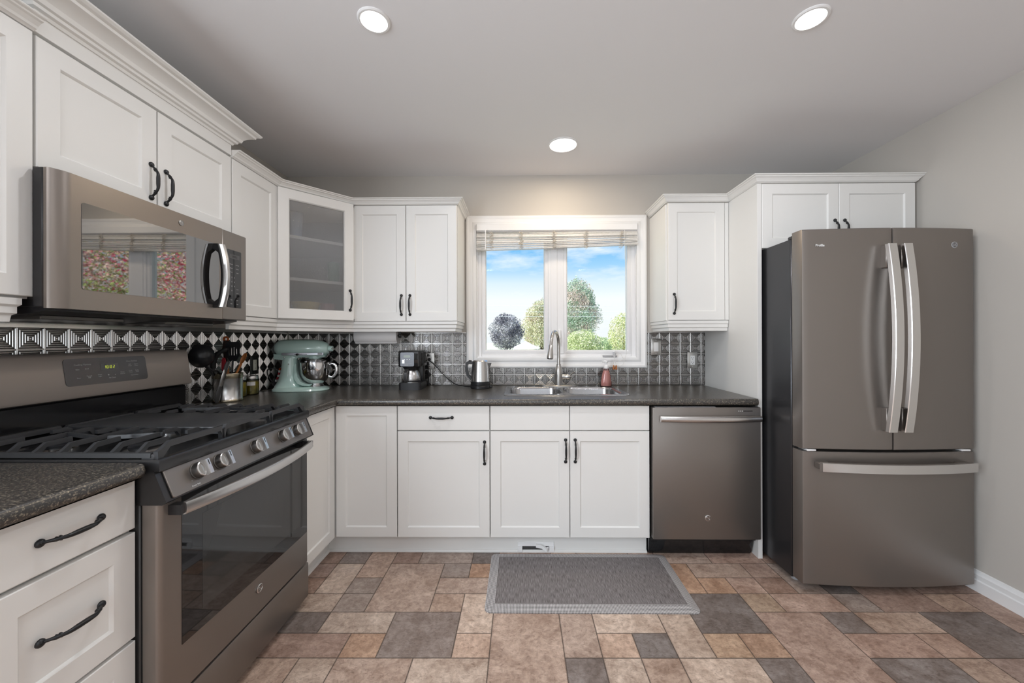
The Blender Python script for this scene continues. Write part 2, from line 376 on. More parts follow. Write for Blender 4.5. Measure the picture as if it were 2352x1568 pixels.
# floor: vinyl printed as stone tiles on a 15 x 12.65 cm module
GX, GY, PX, PY, SK = .704, -.690, .1495, .1265, .0075
PAL = {'d': '#8f8580', 'g': '#ac9f97', 'b': '#b49c90', 'n': '#a58e82', 't': '#c8b09f', 'o': '#c3a48d', 'l': '#d2c1b3', 'p': '#c2a99b', 'm': '#c5b0a2', 'y': '#c6ae98'}
T = [ # column, row, width, height, colour   (row 0 ends at the first full joint in front of the toe kick)
 (-1,0,1,1,'n'),(0,0,1,1,'d'),(1,0,1,2,'m'),(2,0,1,1,'b'),(3,0,2,1,'g'),(5,0,1,1,'d'),(6,0,2,1,'b'),(12,0,2,1,'m'),(14,0,2,1,'b'),(16,0,2,1,'n'),
 (-1,1,1,1,'b'),(0,1,1,2,'l'),(2,1,2,3,'m'),(4,1,1,1,'g'),(5,1,1,1,'o'),(12,1,1,2,'o'),(13,1,2,1,'m'),(15,1,1,1,'p'),(16,1,1,2,'g'),
 (-1,2,1,1,'n'),(1,2,1,1,'g'),(4,2,2,1,'m'),(13,2,1,1,'o'),(14,2,1,1,'p'),(15,2,1,1,'n'),(17,2,1,1,'d'),(18,2,2,2,'n'),(20,2,2,1,'n'),
 (-1,3,2,1,'l'),(1,3,1,1,'g'),(4,3,1,1,'t'),(5,3,1,2,'l'),(12,3,2,2,'d'),(14,3,1,1,'y'),(15,3,2,1,'p'),(17,3,1,1,'g'),(20,3,1,1,'t'),(21,3,2,2,'p'),
 (-1,4,2,1,'d'),(1,4,2,1,'l'),(3,4,2,2,'d'),(6,4,2,3,'m'),(8,4,1,2,'m'),(9,4,2,1,'l'),(11,4,1,2,'l'),(14,4,2,3,'p'),(16,4,1,1,'d'),(17,4,2,1,'t'),(19,4,2,2,'d'),
 (-1,5,3,1,'b'),(2,5,1,1,'o'),(5,5,1,1,'t'),(9,5,1,1,'t'),(10,5,1,1,'d'),(12,5,1,1,'y'),(13,5,1,1,'o'),(16,5,2,1,'b'),(18,5,1,1,'p'),(21,5,2,1,'b'),
 (-1,6,2,1,'t'),(1,6,1,1,'l'),(2,6,2,1,'m'),(4,6,2,2,'l'),(8,6,1,1,'d'),(9,6,1,2,'l'),(10,6,1,1,'t'),(11,6,2,1,'l'),(13,6,1,1,'d'),(16,6,2,2,'d'),(18,6,1,2,'t'),(19,6,2,1,'n')]
occ = set(); tiles = list(T)
for (i, k, w, h, c_) in T:
    for a in range(w):
        for b in range(h): occ.add((i+a, k+b))
rnd = random.Random(3)
for k in range(-6, 46):
    for i in range(-6, 24):
        if (i, k) in occ: continue
        w, h = rnd.choice([(1, 1), (1, 1), (2, 1), (1, 2), (2, 2), (2, 3), (2, 1)])
        def ok(w, h): return all((i+a, k+b) not in occ for a in range(w) for b in range(h))
        while not ok(w, h):
            if h > 1: h -= 1
            else: w -= 1
        for a in range(w):
            for b in range(h): occ.add((i+a, k+b))
        tiles.append((i, k, w, h, rnd.choice('dgbnttollpmmy')))
bm = bmesh.new(); cl = bm.loops.layers.float_color.new('tile')
gv = [bm.verts.new(p) for p in ((-.15, YB-.15, -.0012), (XR+.15, YB-.15, -.0012), (XR+.15, .1, -.0012), (-.15, .1, -.0012))]
f = bm.faces.new(gv); f.material_index = 1
for l in f.loops: l[cl] = (.1, .08, .07, 1)
rnd = random.Random(11)
for (i, k, w, h, c_) in tiles:
    x0, x1 = GX+PX*i, GX+PX*(i+w); y1, y0 = GY-PY*(k-1), GY-PY*(k+h-1)
    if y0 < YB-.1: y0 = YB-.1
    if y1-y0 < .02: continue
    base = hx(PAL[c_]); j = rnd.uniform(.86, 1.1); jr = rnd.uniform(-.012, .012)
    colr = (base[0]*j+jr, base[1]*j, base[2]*j-jr*.6, 1)
    g = .0014; loops = []
    for (ins, z) in ((g, -.0008), (g+.0022, .0)):
        loops.append([bm.verts.new((x, y+SK*(x-GX), z)) for x, y in ((x0+ins, y0+ins), (x1-ins, y0+ins), (x1-ins, y1-ins), (x0+ins, y1-ins))])
    fs = [bm.faces.new(loops[1])]+[bm.faces.new((loops[0][q], loops[0][(q+1) % 4], loops[1][(q+1) % 4], loops[1][q])) for q in range(4)]
    for q, f in enumerate(fs):
        for l in f.loops: l[cl] = colr if q == 0 else tuple(v*.72 for v in colr[:3])+(1,)
me = bpy.data.meshes.new('floor'); bm.to_mesh(me); bm.free(); me.materials.append(M['floor_vinyl']); me.materials.append(M['grout'])
fl = bpy.data.objects.new('floor', me); COL.objects.link(fl); tag(fl, kind='structure')

# ------------------------------------------------------------------ sink window
win = thing('window_1', None, None, (1.995, 0, WZ0), 0, kind='structure')
def rect_sweep(mb, x0, x1, z0, z1, prof, mt):
    # picture frame: profile (inset from the outer edge, depth towards the room)
    loops = []
    for ins, d in prof:
        loops.append([(x0+ins, -d, z0+ins), (x1-ins, -d, z0+ins), (x1-ins, -d, z1-ins), (x0+ins, -d, z1-ins)])
    mb.loft(loops, mt, ring=True)
OX, OZ = 1.995, WZ0
mb = MB(); rect_sweep(mb, 1.331-OX, 2.655-OX, 1.041-OZ, 2.161-OZ, [(0, 0), (0, .014), (.006, .02), (.018, .021), (.024, .017), (.046, .015), (.052, .019), (.062, .020), (.0745, .017), (.0745, 0)], 'trim_white')
mb.build('casing', win)
mb = MB(); jx0, jx1, jz0, jz1 = WX0-OX, WX1-OX, 0, WZ1-WZ0
loops = []
for ins, y in ((0, .002), (0, .12), (.014, .12), (.012, .002)):
    loops.append([(jx0+ins, y, jz0+ins), (jx1-ins, y, jz0+ins), (jx1-ins, y, jz1-ins), (jx0+ins, y, jz1-ins)])
mb.loft(loops, 'vinyl_white', ring=True); mb.build('jamb', win)
mb = MB()   # fixed vinyl frame with mullion
fx0, fx1, fz0, fz1 = 1.411-OX, 2.579-OX, 1.121-OZ, 2.083-OZ; mL, mR = 1.935-OX, 2.052-OX
for a, b, c_, d_ in ((fx0, fx0+.03, fz0, fz1), (fx1-.03, fx1, fz0, fz1), (fx0+.0295, fx1-.0295, fz0, fz0+.022), (fx0+.0295, fx1-.0295, fz1-.03, fz1)): mb.box(a, b, .02, .085, c_, d_, 'vinyl_white', .003, 1)
mb.box(mL, mR, .018, .085, fz0+.0225, fz1-.0305, 'vinyl_white', .003, 1)
mb.box(mL+.02, mR-.05, .012, .02, fz0+.02, fz1-.03, 'vinyl_white', .002, 1)
mb.build('window_frame', win)
for x0, x1, dx in ((fx0+.028, mL+.004, 0), (mR-.004, fx1-.028, .006)):
    s_ = thing('sash', None, None, (0, 0, 0)); s_.parent = win
    mb = MB(); z0, z1 = fz0+.02, fz1-.028; t_ = .034 if dx == 0 else .03
    rect_sweep(mb, x0, x1, z0, z1, [(0, -.075), (0, -.03+dx), (.008, -.026+dx), (t_-.008, -.026+dx), (t_, -.034+dx), (t_, -.075)], 'vinyl_white')
    mb.build('sash_frame', s_)
    mb = MB(); mb.box(x0+t_-.004, x1-t_+.004, .05, .056, z0+t_-.004, z1-t_+.004, 'pane_glass'); mb.build('glass_pane', s_)
mb = MB()   # lock lever on the mullion
mb.box(2.012-OX, 2.026-OX, .0, .02, 1.20-OZ, 1.32-OZ, 'vinyl_white', .004, 2); mb.box(2.015-OX, 2.023-OX, -.012, .004, 1.225-OZ, 1.27-OZ, 'vinyl_white', .003, 2)
mb.build('sash_lock', win)
mb = MB()   # crank
mb.box(2.335-OX, 2.44-OX, -.004, .02, 1.118-OZ, 1.132-OZ, 'grey_plastic', .004, 2)
mb.tube([(2.42-OX, .0, 1.13-OZ), (2.415-OX, -.02, 1.148-OZ), (2.408-OX, -.03, 1.165-OZ)], [.012, .012, .009], 'vinyl_white', 10)
mb.build('window_crank', win, label='grey and white window crank')

# woven blind bunched under its headrail
bl = thing('window_blind', 'white woven blind pulled up unevenly at the top of the sink window', 'blind', (1.995, -.012, 1.90))
ZB = 1.90
mb = MB(); mb.box(1.408-OX, 2.582-OX, -.022, .028, 2.046-ZB, 2.096-ZB, 'trim_white', .003, 1); mb.box(1.41-OX, 2.58-OX, -.018, .02, 2.036-ZB, 2.046-ZB, 'grey_plastic')
mb.build('headrail', bl)
mb = MB(); rnd = random.Random(5); n_ = 30
for q in range(n_):
    t_ = q/(n_-1); zl = 2.028*(1-t_)+1.900*t_; zr = 2.034*(1-t_)+1.938*t_
    yo = -.02+rnd.uniform(-.012, .010); th = .0028
    if q in (1, 2, 3): yo += .014
    loops = []
    for x, z in ((1.41-OX, zl-ZB), (1.8-OX, zl*.65+zr*.35-ZB-.003+rnd.uniform(-.002, .002)), (2.2-OX, zl*.35+zr*.65-ZB-.002+rnd.uniform(-.002, .002)), (2.58-OX, zr-ZB)):
        loops.append([(x, yo-.004, z-th), (x, yo+.006, z-th*.6), (x, yo+.006, z+th*.6), (x, yo-.004, z+th*.8)])
    mb.loft(loops, 'blind_slat')
mb.build('slats', bl, ang=20)
rnd = random.Random(9)
for x0 in (1.52, 1.735, 1.975, 2.205, 2.46):
    pts = []
    for q in range(46):
        t_ = q/45; pts.append((x0-OX+.016*math.sin(q*1.9)+rnd.uniform(-.006, .006), -.036+rnd.uniform(-.008, .004), 2.035-ZB-t_*.125+.008*math.cos(q*2.3)))
    mb = MB(); mb.tube(pts, .0014, 'blind_string', 4); mb.build('ladder_string', bl)

mb = MB(); mb.tube([(1.478-OX, -.05, 2.05-ZB), (1.478-OX, -.052, 1.90-ZB)], .004, 'vinyl_white', 6)
mb.build('wand', bl)
mb = MB()
mb.tube([(2.482-OX, -.04, 2.04-ZB), (2.49-OX, -.036, 1.7-ZB), (2.497-OX, -.034, 1.3-ZB), (2.495-OX, -.036, 1.15-ZB), (2.47-OX, -.04, 1.07-ZB), (2.42-OX, -.045, 1.045-ZB), (2.40-OX, -.045, 1.075-ZB), (2.405-OX, -.045, 1.15-ZB)], .0016, 'cord_white', 5)
mb.tube([(2.405-OX, -.044, 1.155-ZB), (2.45-OX, -.04, 1.15-ZB), (2.47-OX, -.04, 1.11-ZB), (2.44-OX, -.045, 1.09-ZB), (2.405-OX, -.046, 1.10-ZB), (2.39-OX, -.045, 1.06-ZB), (2.405-OX, -.045, 1.03-ZB)], .0018, 'cord_white', 5)
mb.tube([(2.405-OX, -.043, 1.15-ZB), (2.41-OX, -.043, 1.10-ZB), (2.42-OX, -.043, 1.05-ZB)], .0018, 'cord_white', 5)
for dx in (-.012, .006): mb.lathe([(.003, .02), (.006, .012), (.009, -.012), (.002, -.014)], 'tassel', 8, (2.412+dx-OX, -.044, 1.045-ZB))
mb.build('pull_cord', bl)

# ------------------------------------------------------------------ recessed ceiling lights
proto = None
for (x, y, lab) in ((1.178, -1.383, 'recessed ceiling light over the stove side, left of the front pair'), (2.824, -1.37, 'recessed ceiling light on the fridge side, right of the front pair'), (1.996, -.447, 'recessed ceiling light close to the wall above the sink window'),
                    (1.2, -3.7, None), (2.8, -3.7, None)):
    if lab is None:   # unseen ceiling lamps added further back in the room, without fittings
        light('downlight', 'AREA', (x, y, CH-.012), 6.5, (.97, .98, 1), shape='DISK', size=.14); continue
    t_ = thing('recessed_light', lab, 'ceiling light', (x, y, CH), group='recessed lights in the kitchen ceiling')
    k = .060 if y < -1 else .091; kl = k-(.014 if y < -1 else .011)      # the one over the sink is a wider fitting
    mb = MB(); mb.lathe([(k, 0), (k, -.003), (k-.004, -.007), (kl+.003, -.0075), (kl, -.003), (kl, 0)], 'trim_white', 36, cap=(False, False)); mb.build('trim_ring', t_)
    mb = MB(); mb.lathe([(kl, -.001), (kl, -.0032), (.001, -.0032)], 'lamp_lens', 36, cap=(True, False)); mb.build('lens', t_)
    light('downlight', 'AREA', (x, y, CH-.009), 5.5 if y < -1 else 4.2, (.98, .98, 1) if y < -1 else (1, .80, .56), shape='DISK', size=2*kl-.01)

# ------------------------------------------------------------------ cabinet parts
def slab_loops(w, h, levels):
    # levels: (inset, y) from the back edge to the front centre
    return [[(-w/2+i, y, i), (w/2-i, y, i), (w/2-i, y, h-i), (-w/2+i, y, h-i)] for i, y in levels]
def shaker(mb, w, h, t=.02, rail=.057, glass=False, mt='cab_white'):
    lv = [(0, 0), (0, -t+.002), (.002, -t), (rail, -t), (rail+.0045, -t+.0045), (rail+.006, -t+.0075)]
    if glass:
        lv += [(rail+.006, 0)]; mb.loft(slab_loops(w, h, lv), mt, ring=True)
    else: mb.loft(slab_loops(w, h, lv), mt)
def flat_front(mb, w, h, t=.02, mt='cab_white'):
    mb.loft(slab_loops(w, h, [(0, 0), (0, -t+.003), (.001, -t+.001), (.003, -t)]), mt)
# bow handle with round ends: one mesh shared by all
mb = MB(); pts = []; rs = []
for q in range(25):
    t_ = q/24; z = -.066+.132*t_; a = abs(t_-.5)*2
    y = -.006-.022*(1-max(0, min(1, (a-.35)/.5))**1.7)**1 if a < .85 else -.006
    pts.append((0, y, z)); rs.append(.0062 if a < .25 else (.0058-.0022*(a-.25)/.4 if a < .65 else (.0052 if a < .72 else .0038)))
mb.tube(pts, rs, 'pewter_black', 10)
for s_ in (-1, 1):
    mb.lathe([(.0045, 0), (.0095, -.001), (.0095, -.004), (.007, -.0075), (.0035, -.009), (.0001, -.0095)], 'pewter_black', 14, (0, 0, s_*.062), 'y', X=Matrix.Scale(-1, 4, (0, 1, 0)))
    mb.ball((0, -.0195, s_*.0375), .0066, 'pewter_black', 10, (1, 1, .45)); mb.ball((0, -.0165, s_*.0425), .006, 'pewter_black', 10, (1, 1, .4))
_h = mb.build('handle'); HANDLE = _h.data; bpy.data.objects.remove(_h)
def handle(parent, x, y, z, horiz=False):
    return inst(HANDLE, 'handle', parent, (x, y, z), (0, PI/2, 0) if horiz else (0, 0, 0))
def door(parent, x0, x1, z0, z1, y, hdl=None, kind='shaker', name='door', rail=.057):
    mb = MB(); w, h = x1-x0, z1-z0
    (shaker(mb, w, h, rail=rail) if kind == 'shaker' else flat_front(mb, w, h))
    o = mb.build(name, parent, ((x0+x1)/2, y, z0), ang=20)
    if hdl: handle(o, hdl[0]-(x0+x1)/2, -.02, hdl[1]-z0, hdl[2] if len(hdl) > 2 else False)
    return o
def carcass(parent, w, d, z0, z1, toe=None, extra=None):
    mb = MB(); t = .016
    mb.box(-w/2, -w/2+t, -d, -.004, z0, z1, 'cab_white'); mb.box(w/2-t, w/2, -d, -.004, z0, z1, 'cab_white')
    mb.box(-w/2+t, w/2-t, -d, -.004, z0, z0+t, 'cab_white'); mb.box(-w/2+t, w/2-t, -d, -.004, z1-t, z1, 'cab_white'); mb.box(-w/2+t, w/2-t, -.02, -.004, z0+t, z1-t, 'cab_white')
    mb.box(-w/2+t, w/2-t, -d+.002, -d+.012, z0+t, z1-t, 'cab_white')   # closed behind the fronts
    if extra: extra(mb)
    return mb.build('carcass', parent)
BD, BZ0, BZ1 = .610, .116, .872      # base carcass depth and front heights; fronts end at .63
# drawer unit left of the stove (faces +x): width along world y
wD = .312; cy = -1.923
t_ = thing('drawer_base_cabinet', 'white three-drawer base cabinet left of the gas range under the near counter', 'cabinet', (0, cy, 0), LEFT)
carcass(t_, wD, .636, .116, .874)
for z0, z1, k, lab in ((.733, .874, 'flat', None), (.432, .722, 'shaker', None), (.124, .422, 'shaker', None)):
    o = door(t_, -wD/2+.003, wD/2-.003, z0, z1, -.638, (.002, (z0+z1)/2-(0 if k == 'flat' else -.005), True), k, 'drawer')
# corner unit with a folding pair of doors
t_ = thing('corner_base_cabinet', 'white corner base cabinet with two plain doors meeting at right angles beside the range', 'cabinet', (0, 0, 0), 0)
mb = MB(); mb.box(.012, .64, -.985, -.006, .116, .872, 'cab_white'); mb.box(.64, 1.012, -.612, -.006, .116, .872, 'cab_white'); mb.build('carcass', t_)
o = door(t_, .664, 1.0155, .118, .8735, -.611); 
mb = MB(); shaker(mb, .350, .7555); o = mb.build('door', t_, (.640, -.812, .118), (0, 0, LEFT), ang=20)
# drawer-over-door unit
t_ = thing('base_cabinet', 'white base cabinet with one handled drawer over one door, left of the sink cabinet', 'cabinet', (1.285, 0, 0), 0)
carcass(t_, .530, BD, .116, .874)
door(t_, -.264, .264, .7315, .873, -.611, (-.012, .805, True), 'flat', 'drawer'); door(t_, -.264, .264, .118, .7255, -.611, (.236, .603))
# sink cabinet
t_ = thing('sink_base_cabinet', 'white two-door sink cabinet with two blank drawer fronts under the window', 'cabinet', (2.0085, 0, 0), 0)
mb = MB(); t = .016; w = .913
mb.box(-w/2, -w/2+t, -BD, -.004, .116, .874, 'cab_white'); mb.box(w/2-t, w/2, -BD, -.004, .116, .874, 'cab_white'); mb.box(-w/2+t, w/2-t, -BD, -.004, .116, .132, 'cab_white'); mb.box(-w/2+t, w/2-t, -.02, -.004, .132, .70, 'cab_white'); mb.box(-w/2+t, w/2-t, -BD+.001, -BD+.012, .132, .874, 'cab_white')
mb.build('carcass', t_)
door(t_, -.4545, -.002, .7315, .8735, -.611, None, 'flat', 'drawer_front'); door(t_, .002, .4545, .7315, .8735, -.611, None, 'flat', 'drawer_front')
door(t_, -.4545, -.002, .118, .7265, -.611, (-.024, .615)); door(t_, .002, .4545, .118, .7265, -.611, (.031, .615))
# toe kick boards with shoe moulding
mb = MB(); sh = [(0, 0), (.012, 0), (.0115, .008), (.008, .013), (0, .015)]
bd = [(-.014, 0), (0, 0), (0, .114), (-.014, .114)]
pth = [(.588, -.985), (.588, -.562), (2.466, -.562)]
mb.sweep(pth, bd, 'cab_white'); mb.sweep(pth, sh, 'cab_white')
mb.build('trim_1', kind='structure')
# floor register in the toe kick
t_ = thing('toe_kick_register', 'small white metal heating register with bent lever low in the toe kick below the sink', 'vent', (1.816, -.562, 0), 0)
mb = MB(); mb.box(-.106, .106, -.004, 0, .034, .060, 'white_plastic', .001, 1); mb.box(-.106, -.08, -.016, 0, .005, .036, 'white_plastic', .001, 1); mb.box(.078, .106, -.016, 0, .005, .036, 'white_plastic', .001, 1)
for x in (-.095, .095): mb.lathe([(.003, .004), (.003, .006), (.001, .007)], 'grey_plastic', 8, (x, 0, .03), 'y')
mb.box(-.08, .078, -.003, -.001, .004, .034, 'charcoal'); mb.build('faceplate', t_)
mb = MB(); mb.loft([[(0, -.006, .030), (0, -.012, .030), (0, -.012, .050), (0, -.006, .050)], [(.035, -.008, .028), (.035, -.022, .028), (.035, -.022, .048), (.035, -.008, .048)], [(.062, -.008, .012), (.062, -.03, .012), (.062, -.03, .03), (.062, -.008, .03)], [(.075, -.008, .022), (.075, -.014, .022), (.075, -.014, .034), (.075, -.008, .034)]], 'white_plastic')
mb.build('lever', t_)

# ------------------------------------------------------------------ counters
def edge_prof(z0=.876, z1=.914, r=.014):
    p = [(-.021, z0), (-.006, z0)]
    for q in range(7):
        a = -PI/2+PI*q/6; rr = (z1-z0)/2
        p.append((-rr*.62+rr*.62*math.cos(a)+0, (z0+z1)/2+rr*math.sin(a)))
    p.append((-.021, z1)); return p
CT, CB = .914, .876
def quads(mb, xs, ys, skip, mt):
    grid = {}
    for i, x in enumerate(xs):
        for j, y in enumerate(ys): grid[i, j] = (mb.bm.verts.new((x, y, CT)), mb.bm.verts.new((x, y, CB)))
    cells = {(i, j) for i in range(len(xs)-1) for j in range(len(ys)-1) if not skip((xs[i]+xs[i+1])/2, (ys[j]+ys[j+1])/2)}
    for (i, j) in cells:
        q = [(i, j), (i+1, j), (i+1, j+1), (i, j+1)]
        mb.face([grid[p][0] for p in q], mt); mb.face([grid[p][1] for p in reversed(q)], mt)
        for (di, dj, a, b) in ((0, -1, q[0], q[1]), (1, 0, q[1], q[2]), (0, 1, q[2], q[3]), (-1, 0, q[3], q[0])):
            if (i+di, j+dj) not in cells: mb.face([grid[a][0], grid[b][0], grid[b][1], grid[a][1]], mt)
SX0, SX1, SY0, SY1 = 1.645, 2.372, -.497, -.092     # sink cut-out
mb = MB(); FX, FY = .666, -.638                    # front edges minus the rolled nose
quads(mb, [.012, FX, SX0, SX1, 3.066], [-.992, FY, SY0, SY1, -.006], lambda x, y: (x > FX and y < FY) or (SX0 < x < SX1 and SY0 < y < SY1), 'counter')
mb.sweep([(FX+.021, -.992), (FX+.021, FY-.021), (3.066, FY-.021)], edge_prof(), 'counter')
mb.build('countertop', None, (1.9, -.3, .876), world=True, label='dark speckled laminate countertop along the window wall, turning the corner to the range', cat='countertop')
mb = MB(); quads(mb, [.012, .674], [-2.082, -1.774], lambda x, y: False, 'counter')
pth = [(.695, -2.082), (.695, -1.783)]
mb.sweep(pth, edge_prof(), 'counter'); mb.lathe([(.004, CB), (.009, CB+.006), (.012, CB+.019), (.009, CT-.006), (.004, CT)], 'counter', 14, (.683, -1.783, 0))
mb.box(.012, .683, -1.776, -1.771, CB+.003, CT-.003, 'counter', .002, 1)
mb.build('countertop', None, (.34, -1.92, .876), world=True, label='short dark speckled laminate countertop in the foreground, left of the range', cat='countertop')

# ------------------------------------------------------------------ upper cabinets
UD, UZ0, UZ1 = .312, 1.372, 2.13
def upper(label, loc, rz, w, d=UD, z0=UZ0, z1=UZ1, group=None):
    t_ = thing('upper_cabinet', label, 'cabinet', loc, rz, group); t_['_'] = 0; del t_['_']
    carcass(t_, w, d, z0, z1); return t_
# far left
t_ = upper('white upper cabinet at the far left edge, left of the microwave', (0, -1.905, 0), LEFT, .318, .322)
door(t_, -.156, .157, 1.378, 2.132, -.323)
# above the microwave
t_ = thing('upper_cabinet', 'white two-door upper cabinet directly above the microwave, taller than its neighbours', 'cabinet', (0, -1.3715, 0), LEFT)
mb = MB(); mb.box(-.3715, .3715, -.322, -.004, 1.748, 2.262, 'cab_white'); mb.box(-.3715, .3715, -.342, -.322, 2.138, 2.262, 'cab_white', .001, 1); mb.build('carcass', t_)
door(t_, -.369, -.006, 1.752, 2.128, -.323, (-.030, 1.850)); door(t_, -.001, .369, 1.752, 2.128, -.323, (.030, 1.848))
# narrow one right of the microwave
t_ = upper('narrow white upper cabinet between the microwave and the glass-door corner cabinet', (0, -.824, 0), LEFT, .344, .322)
door(t_, -.171, .1715, 1.374, 2.128, -.323)
# diagonal corner cabinet with ribbed glass
t_ = thing('corner_upper_cabinet', 'white diagonal corner upper cabinet with a ribbed glass door and two shelves', 'cabinet', (.487, -.499, 0), R(45))
P5 = [(.008, -.008), (.008, -.649), (.334, -.649), (.642, -.341), (.642, -.008)]
Mi = Matrix.Rotation(-R(45), 4, 'Z') @ Matrix.Translation((-.487, .499, 0))
def loc5(x, y, z): return Mi @ Vector((x, y, z))
mb = MB()
def wallpan(a, b, z0, z1, th=.014):
    A, B = Vector(a), Vector(b); n_ = Vector((-(B-A).y, (B-A).x)).normalized()*th
    q = [A, B, B+n_, A+n_]; mb.loft([[loc5(p.x, p.y, z0) for p in q], [loc5(p.x, p.y, z1) for p in q]], 'cab_white')
ring = P5
for a, b in ((P5[0], P5[1]), (P5[1], P5[2]), (P5[3], P5[4]), (P5[4], P5[0])): wallpan(a, b, UZ0, UZ1)
for z in (UZ0, UZ1-.016): mb.loft([[loc5(x, y, z+dz) for x, y in P5] for dz in (0, .016)], 'cab_white')
mb.build('carcass', t_)
for z in (1.605, 1.855):
    mb = MB(); S5 = [(.03, -.03), (.03, -.63), (.328, -.63), (.62, -.338), (.62, -.03)]
    mb.loft([[loc5(x, y, z+dz) for x, y in S5] for dz in (0, .018)], 'cab_white'); mb.build('shelf', t_)
wd_ = .425
mb = MB(); shaker(mb, wd_, .750, glass=True, rail=.054); dr = mb.build('glass_door', t_, (0, -.004, 1.376), ang=20)
mb = MB(); mb.box(-wd_/2+.056, wd_/2-.056, -.010, -.005, .056, .694, 'ribbed_glass'); mb.build('ribbed_pane', dr)
handle(dr, wd_/2-.024, -.02, .128)
# things faintly seen behind the ribbed glass
def behind(name, lab, cat, mt, prof, x, y, z):
    mb = MB(); mb.lathe(prof, mt, 20); return mb.build(name, None, tuple((Matrix.Translation((.487, -.499, 0)) @ Matrix.Rotation(R(45), 4, 'Z')) @ Vector((x, y, z))), label=lab, cat=cat)
bowl_p = [(.03, 0), (.05, .005), (.085, .05), (.09, .06), (.085, .06), (.045, .012), (.001, .010)]
behind('bowl', 'blurred yellow bowl on the lowest level behind the ribbed glass door', 'bowl', 'dish_yellow', [(r*.9, z+.09) if False else (r*.95, z*1.7) for r, z in bowl_p], -.02, .16, 1.389)
behind('cup', 'blurred dusky red cup low on the right behind the ribbed glass door', 'cup', 'dish_rose', [(.03, 0), (.04, .004), (.045, .1), (.042, .1), (.036, .01), (.001, .008)], .11, .15, 1.389)
behind('tumbler', 'blurred pale blue tumbler on the top shelf behind the ribbed glass door', 'cup', 'dish_blue', [(.03, 0), (.034, .002), (.042, .17), (.039, .17), (.031, .01), (.001, .008)], -.08, .15, 1.874)
behind('tumbler', 'blurred dark green tumbler on the middle shelf at the right behind the ribbed glass door', 'cup', 'dish_green', [(.03, 0), (.034, .002), (.04, .13), (.037, .13), (.031, .01), (.001, .008)], .13, .10, 1.624)
# pair left of the window
t_ = upper('white two-door upper cabinet on the back wall between corner cabinet and window', (.982, 0, 0), 0, .674)
door(t_, -.346, -.0025, 1.373, 2.128, -.313, (-.030, 1.478)); door(t_, .0015, .3325, 1.373, 2.128, -.313, (.026, 1.478))
# right of the window
t_ = upper('white single-door upper cabinet on the back wall right of the window', (2.878, 0, 0), 0, .400)
door(t_, -.1905, .173, 1.374, 2.133, -.313, (-.153, 1.48))
mb = MB(); mb.box(.176, .200, -.33, -.31, 1.374, 2.133, 'cab_white', .001, 1); mb.build('filler_strip', t_)
# tall side panel by the fridge
mb = MB(); mb.box(-.0125, .0125, -.626, -.004, 0, 2.138, 'cab_white', .001, 1)
mb.build('refrigerator_side_panel', None, (3.0925, 0, 0), label='tall white side panel standing between the counter and the refrigerator', cat='cabinet panel')
# over the fridge
t_ = thing('upper_cabinet', 'deep white two-door upper cabinet above the refrigerator', 'cabinet', (3.5395, 0, 0), 0)
carcass(t_, .866, .606, 1.766, 2.138)
door(t_, -.432, .0005, 1.768, 2.135, -.607, (-.022, 1.862)); door(t_, .0035, .432, 1.768, 2.135, -.607, (.033, 1.862))

# ------------------------------------------------------------------ mouldings of the upper cabinets
def crown_prof(z, h, p):
    return [(-.012, z), (0, z), (.004, z+h*.10), (p*.22, z+h*.16), (p*.30, z+h*.34), (p*.55, z+h*.60), (p*.72, z+h*.68), (p*.76, z+h*.80), (p*.95, z+h*.86), (p, z+h*.92), (p, z+h), (-.012, z+h)]
def big_crown(z, h, p):
    return [(-.01, z), (0, z), (p*.05, z), (p*.09, z+h*.10), (p*.2, z+h*.14), (p*.22, z+h*.24), (p*.32, z+h*.27), (p*.37, z+h*.42), (p*.50, z+h*.58), (p*.66, z+h*.68), (p*.78, z+h*.72), (p*.80, z+h*.82), (p*.92, z+h*.86), (p, z+h*.93), (p, z+h), (-.01, z+h)]
mb = MB(); mb.sweep([(.024, -1.743), (.342, -1.743), (.342, -1.0), (.024, -1.0)], big_crown(2.188, .086, .090), 'cab_white')
mb.build('crown_moulding', None, (.2, -1.37, 2.188), world=True, label='large stepped white crown moulding on the cabinet above the microwave', cat='moulding', ang=20)
mb = MB(); mb.sweep([(.343, -.998), (.343, -.645), (.634, -.333), (1.319, -.333), (1.319, -.005)], crown_prof(2.131, .036, .040), 'cab_white')
mb.build('crown_moulding', None, (.7, -.33, 2.131), world=True, label='white crown moulding running over the corner cabinet to the left of the window', cat='moulding', ang=20)
mb = MB(); mb.sweep([(.343, -2.064), (.343, -1.7455)], crown_prof(2.135, .036, .040), 'cab_white')
mb.build('crown_moulding', None, (.35, -1.9, 2.135), world=True, label='short white crown moulding on the far left upper cabinet', cat='moulding', ang=20)
mb = MB(); mb.sweep([(2.678, -.005), (2.678, -.333), (3.08, -.333), (3.08, -.628), (3.9725, -.628), (3.9725, -.20)], crown_prof(2.139, .040, .0235 if False else .036), 'cab_white')
for v in mb.bm.verts: v.co.x = min(v.co.x, XR-.002)
mb.build('crown_moulding', None, (3.3, -.4, 2.139), world=True, label='white crown moulding stepping from right of the window up around the refrigerator cabinet', cat='moulding', ang=20)
def rail_prof(z):
    return [(-.03, z), (-.004, z), (-.004, z-.018), (-.010, z-.024), (-.010, z-.042), (-.017, z-.048), (-.019, z-.066), (-.034, z-.066), (-.034, z)]
mb = MB(); mb.sweep([(.343, -.996), (.343, -.645), (.634, -.333), (1.319, -.333), (1.319, -.005)], rail_prof(1.371), 'cab_white')
mb.build('light_rail', None, (.7, -.33, 1.305), world=True, label='stepped white light rail moulding beneath the upper cabinets left of the window', cat='moulding', ang=20)
